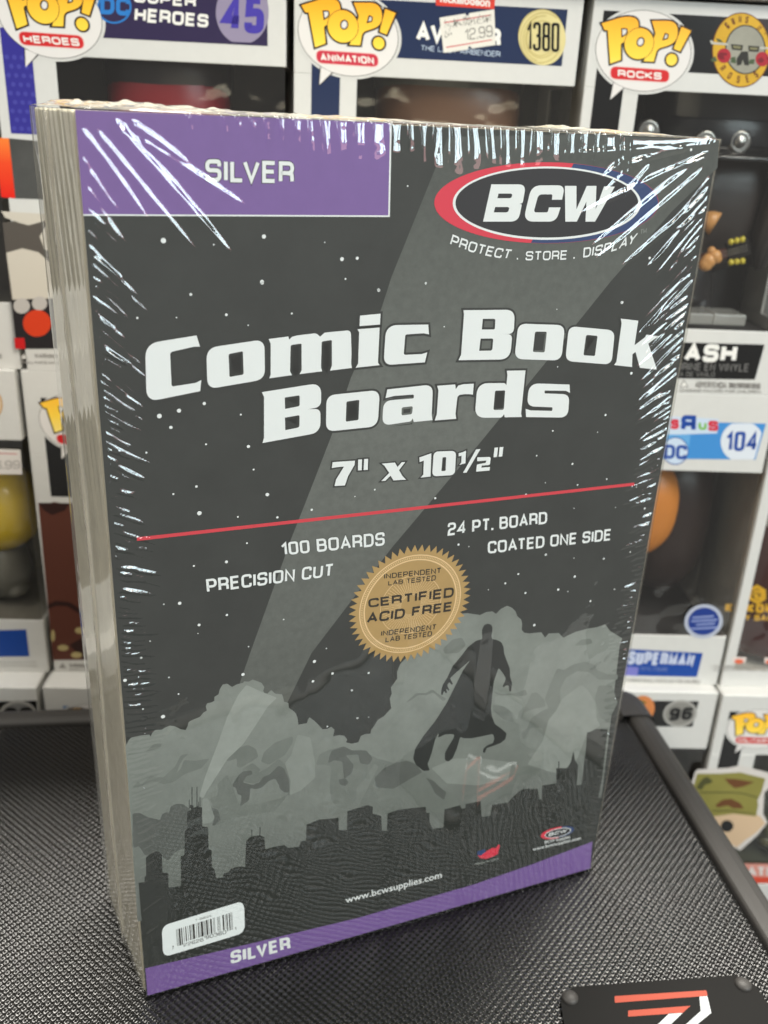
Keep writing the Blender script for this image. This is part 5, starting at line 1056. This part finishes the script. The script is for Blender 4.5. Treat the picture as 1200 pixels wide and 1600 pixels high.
Jx = box(-124.5, -BH, 1, 'white toy box with a 6.99 price sticker and yellow toy, at the left edge', bandcol=None, win=(10, 32, 131), inside=k_olive, bw=120.5)
j5 = crop(0, 560, 5.333)
shp(Jx, 'header_ring', [j5(ell(-22, 385, 44, 92, n=40))], ink('ring_orange', (206, 158, 96)), -.09); shp(Jx, 'header_ring_field', [j5(ell(-24, 385, 34, 78, n=40))], ink('ring_field', (226, 206, 180)), -.12)
shp(Jx, 'price_sticker', [j5([(-230, 742), (170, 760, 10), (187, 965, 10), (-220, 962)])], ink('price_white', (232, 226, 220)), -.20, label='white price sticker reading 6.99')
shp(Jx, 'price_line', [j5([(-220, 778), (145, 790), (146, 800), (-220, 788)])], ink('price_line', (214, 150, 150)), -.23)
lett(Jx, 'price_lettering', [('$6.99', j5([(-110, 925), (168, 915), (164, 850), (-112, 855)]))], ink('price_ink2', (150, 146, 142)), t=.10, y=-.24)
k5 = crop(0, 940, 7.5)
shp(Jx, 'name_plate', [k5([(-500, 350), (308, 325), (345, 642), (-480, 650)])], k_royal, -.08)
lett(Jx, 'hazard_lettering', [('WARNING CHOKING HAZARD', k5([(-100, 725), (430, 718), (428, 700), (-100, 706)])), ('SMALL PARTS NOT FOR CHILDREN', k5([(-100, 765), (440, 762), (438, 742), (-100, 745)]))], k_grey, t=.14)
t = toyroot(Jx, 92, 'yellow toy figure inside the box at the left edge of the photo', 34, 32); O9 = (-92, -34, -32); kye = vmat('yellow', (216, 184, 40), rough=.25)
b = MB(); b.ball((88, 34, 82), (27, 22, 24), nu=28, nv=18, p=.88); b.build('head', kye, t, off=O9, smooth=True)
b = MB(); b.lathe((88, 36, 32), [(0.01, 0), (14, 1), (17, 12), (14, 26), (9, 34)], n=24); b.build('body', vmat('ash', (110, 108, 100)), t, off=O9, smooth=True)
for s in (-1, 1):
    b = MB(); b.lathe((88 + s * 9, 32, 32), [(0.01, 0), (6.5, .6), (6.5, 4), (4, 8)], n=16, sy=1.4); b.build('leg', vmat('ash', (110, 108, 100)), t, off=O9, smooth=True)
Kx = box(121.0, -BH, -1, 'white toy box directly behind the board pack, middle row', bandcol=k_navy, win=(24, 31, 128), band=(134, 155), strip=(5, 17))
plain_toy(Kx, 68, 'grey toy figure in the middle row box behind the board pack', vmat('slate', (96, 100, 110)), vmat('slate2', (60, 62, 72)), hz=66)

# ---------- row 3 (stands a little further forward)
Z3 = -BH - 165.3; Z3 = -2 * BH
Lx = box(242.5, Z3, 8, 'white toy box numbered 96 with black header, beside the case corner', bandcol=None, win=(24, 31, 128), strip=None, bw=117)
shp(Lx, 'header_band', [h3([(-200, 722), (434, 730), (405, 845), (-220, 835)])], k_jet, -.07)
shp(Lx, 'number_badge', [h3(ell(350, 785, 76, 60, rot=-10, n=40))], ink('badge_grey', (176, 174, 168)), -.09); shp(Lx, 'number_badge_inner', [h3(ell(350, 785, 66, 50, rot=-10, n=40))], ink('badge_grey2', (146, 144, 138)), -.11)
lett(Lx, 'number_lettering', [('96', h3([(298, 818), (400, 812), (412, 756), (306, 760)]))], k_jet, t=.28, y=-.14)
shp(Lx, 'header_flash', [h3(ell(180, 765, 55, 62, rot=30, n=30))], ink('flash_orange', (222, 140, 84)), -.10); shp(Lx, 'header_flash_edge', [h3([(60, 705), (150, 712), (200, 735), (190, 745), (140, 722), (60, 716)])], ink('flash_olive', (120, 110, 40)), -.12)
plain_toy(Lx, 78, 'dark brown toy figure inside the box numbered 96', vmat('mahogany', (70, 46, 40)), vmat('bark', (44, 34, 32)), hz=70)
Mx = box(361.5, Z3, 10, 'white toy box with a printed soldier in camouflage cap, lower right', bandcol=k_jet, bubble=(1.0, -2.0, .86), pill='MILITARY', band=(136, 155), strip=(5.5, 17), win=(26, 31, 126), stripz=88, inside=mat('inner_green', (.055, .06, .04), rough=.6))
n7 = crop(1060, 1180, 7.27)
shp(Mx, 'art_border', [n7([(140, 330), (190, 180), (215, 158), (560, 140), (705, 112, 20), (1010, 190), (1090, 230), (1070, 330), (975, 420), (965, 560), (960, 660), (1010, 760, 40), (900, 900, 40), (700, 1080), (560, 1000), (300, 700)])], ink('art_border', (222, 216, 210)), -.3, label='die-cut printed soldier with cap')
shp(Mx, 'printed_face', [n7([(330, 650), (850, 660), (930, 690), (985, 770, 30), (880, 880, 20), (760, 960), (660, 1045), (420, 900)])], k_skin, -.33)
shp(Mx, 'printed_cap', [n7([(170, 350), (210, 205), (480, 205), (700, 190, 20), (985, 260), (940, 420), (895, 510), (905, 560), (880, 690), (620, 660), (400, 690), (260, 560)])], k_camo, -.36)
shp(Mx, 'cap_patch', [rounded(n7([(520, 260), (640, 265), (860, 300), (740, 350), (640, 370), (570, 320)])), rounded(n7([(420, 560), (500, 500), (600, 490), (700, 540), (740, 600), (620, 600), (560, 565), (440, 590)]))], k_camob, -.39)
shp(Mx, 'cap_mark', [n7([(240, 300), (290, 250), (330, 240), (390, 290), (350, 320), (300, 330), (260, 390), (200, 370)]), n7([(240, 412), (600, 412), (740, 425), (900, 470), (895, 482), (740, 437), (600, 424), (240, 424)]), n7([(380, 622), (600, 618), (860, 660), (858, 668), (600, 630), (380, 634)])], k_camod, -.40)
shp(Mx, 'printed_eye', [n7(ell(550, 800, 72, 66, n=30))], k_jet, -.38)
shp(Mx, 'name_plate', [n7([(700, 1228), (1500, 1240), (1500, 1460), (640, 1450)])], ink('plate_pink', (226, 156, 142)), -.08); shp(Mx, 'name_plate_red', [n7([(800, 1380), (1500, 1390), (1500, 1460), (820, 1450)])], ink('plate_red', (222, 84, 62)), -.11)
lett(Mx, 'name_lettering', [('ATR', n7([(780, 1370), (1100, 1380), (1100, 1270), (780, 1262)]))], k_bubble, t=.22, y=-.14)
plain_toy(Mx, 78, 'olive toy figure behind the window of the soldier box', vmat('olive', (96, 92, 56)), vmat('drab', (80, 78, 50)), hz=70, hr=(30, 24, 28))
Nx = box(-3.0, Z3, 15, 'white toy box with blue header directly left of the board pack, lowest row', bandcol=ink('header_mid_blue', (58, 116, 176)), bubble=(2.2, -5.5, .98), pill='GAMES', band=(133, 154), strip=(9.5, 21.5), win=(26, 31, 126))
plain_toy(Nx, 68, 'blue toy figure in the lowest row box left of the board pack', vmat('denim', (60, 84, 130)), vmat('denim2', (50, 60, 90)), hz=68)
Ox = box(-126.0, Z3, 16, 'white toy box with black header and grey oval badge, lower left edge of the photo', bandcol=None, win=(24, 31, 126), strip=None, bw=120)
shp(Ox, 'header_band', [k5([(-600, 1185), (432, 1158), (442, 1420), (-600, 1440)])], k_jet, -.07)
shp(Ox, 'number_badge', [k5(ell(212, 1330, 222, 172, n=50))], ink('badge_grey', (176, 174, 168)), -.09); shp(Ox, 'number_badge_inner', [k5(ell(212, 1330, 190, 140, n=50))], ink('badge_grey3', (130, 130, 128)), -.11)
lett(Ox, 'number_lettering', [('96', k5([(45, 1440), (390, 1430), (388, 1232), (42, 1242)]))], k_jet, t=.26, y=-.14)
plain_toy(Ox, 68, 'black toy figure in the lowest row box at the left edge', vmat('coal', (40, 40, 44)), vmat('coal2', (50, 50, 54)), hz=68)
Px = box(119.0, Z3, 8, 'plain white toy box directly behind the board pack, lowest row', bandcol=k_pd, win=(24, 31, 128), band=(134, 155), strip=(5, 17))
plain_toy(Px, 68, 'red toy figure in the lowest row box behind the board pack', vmat('brick', (130, 50, 44)), vmat('brick2', (80, 44, 44)), hz=66)

# shelf board above the top row
b = MB(); X = np.array([math.cos(SY), math.sin(SY), 0])
b.box(-150, 620, -4, 100, BH + 1.2, BH + 14)
o = b.build('shelf_board', mat('shelf_grey', (.33, .32, .31), rough=.45), None, bevel=1); o.matrix_world = yawframe(SO, SY).matrix(); o['kind'] = 'structure'
b = MB(); b.box(-150, 620, -2, -.5, BH + 1.6, BH + 4.2)
b = MB(); b.box(-160, 640, 96, 104, -2 * BH - .5, BH + 60)
o = b.build('back_wall', mat('shelf_back', (.12, .115, .11), rough=.6), None); o.matrix_world = yawframe(SO, SY).matrix(); o['kind'] = 'structure'
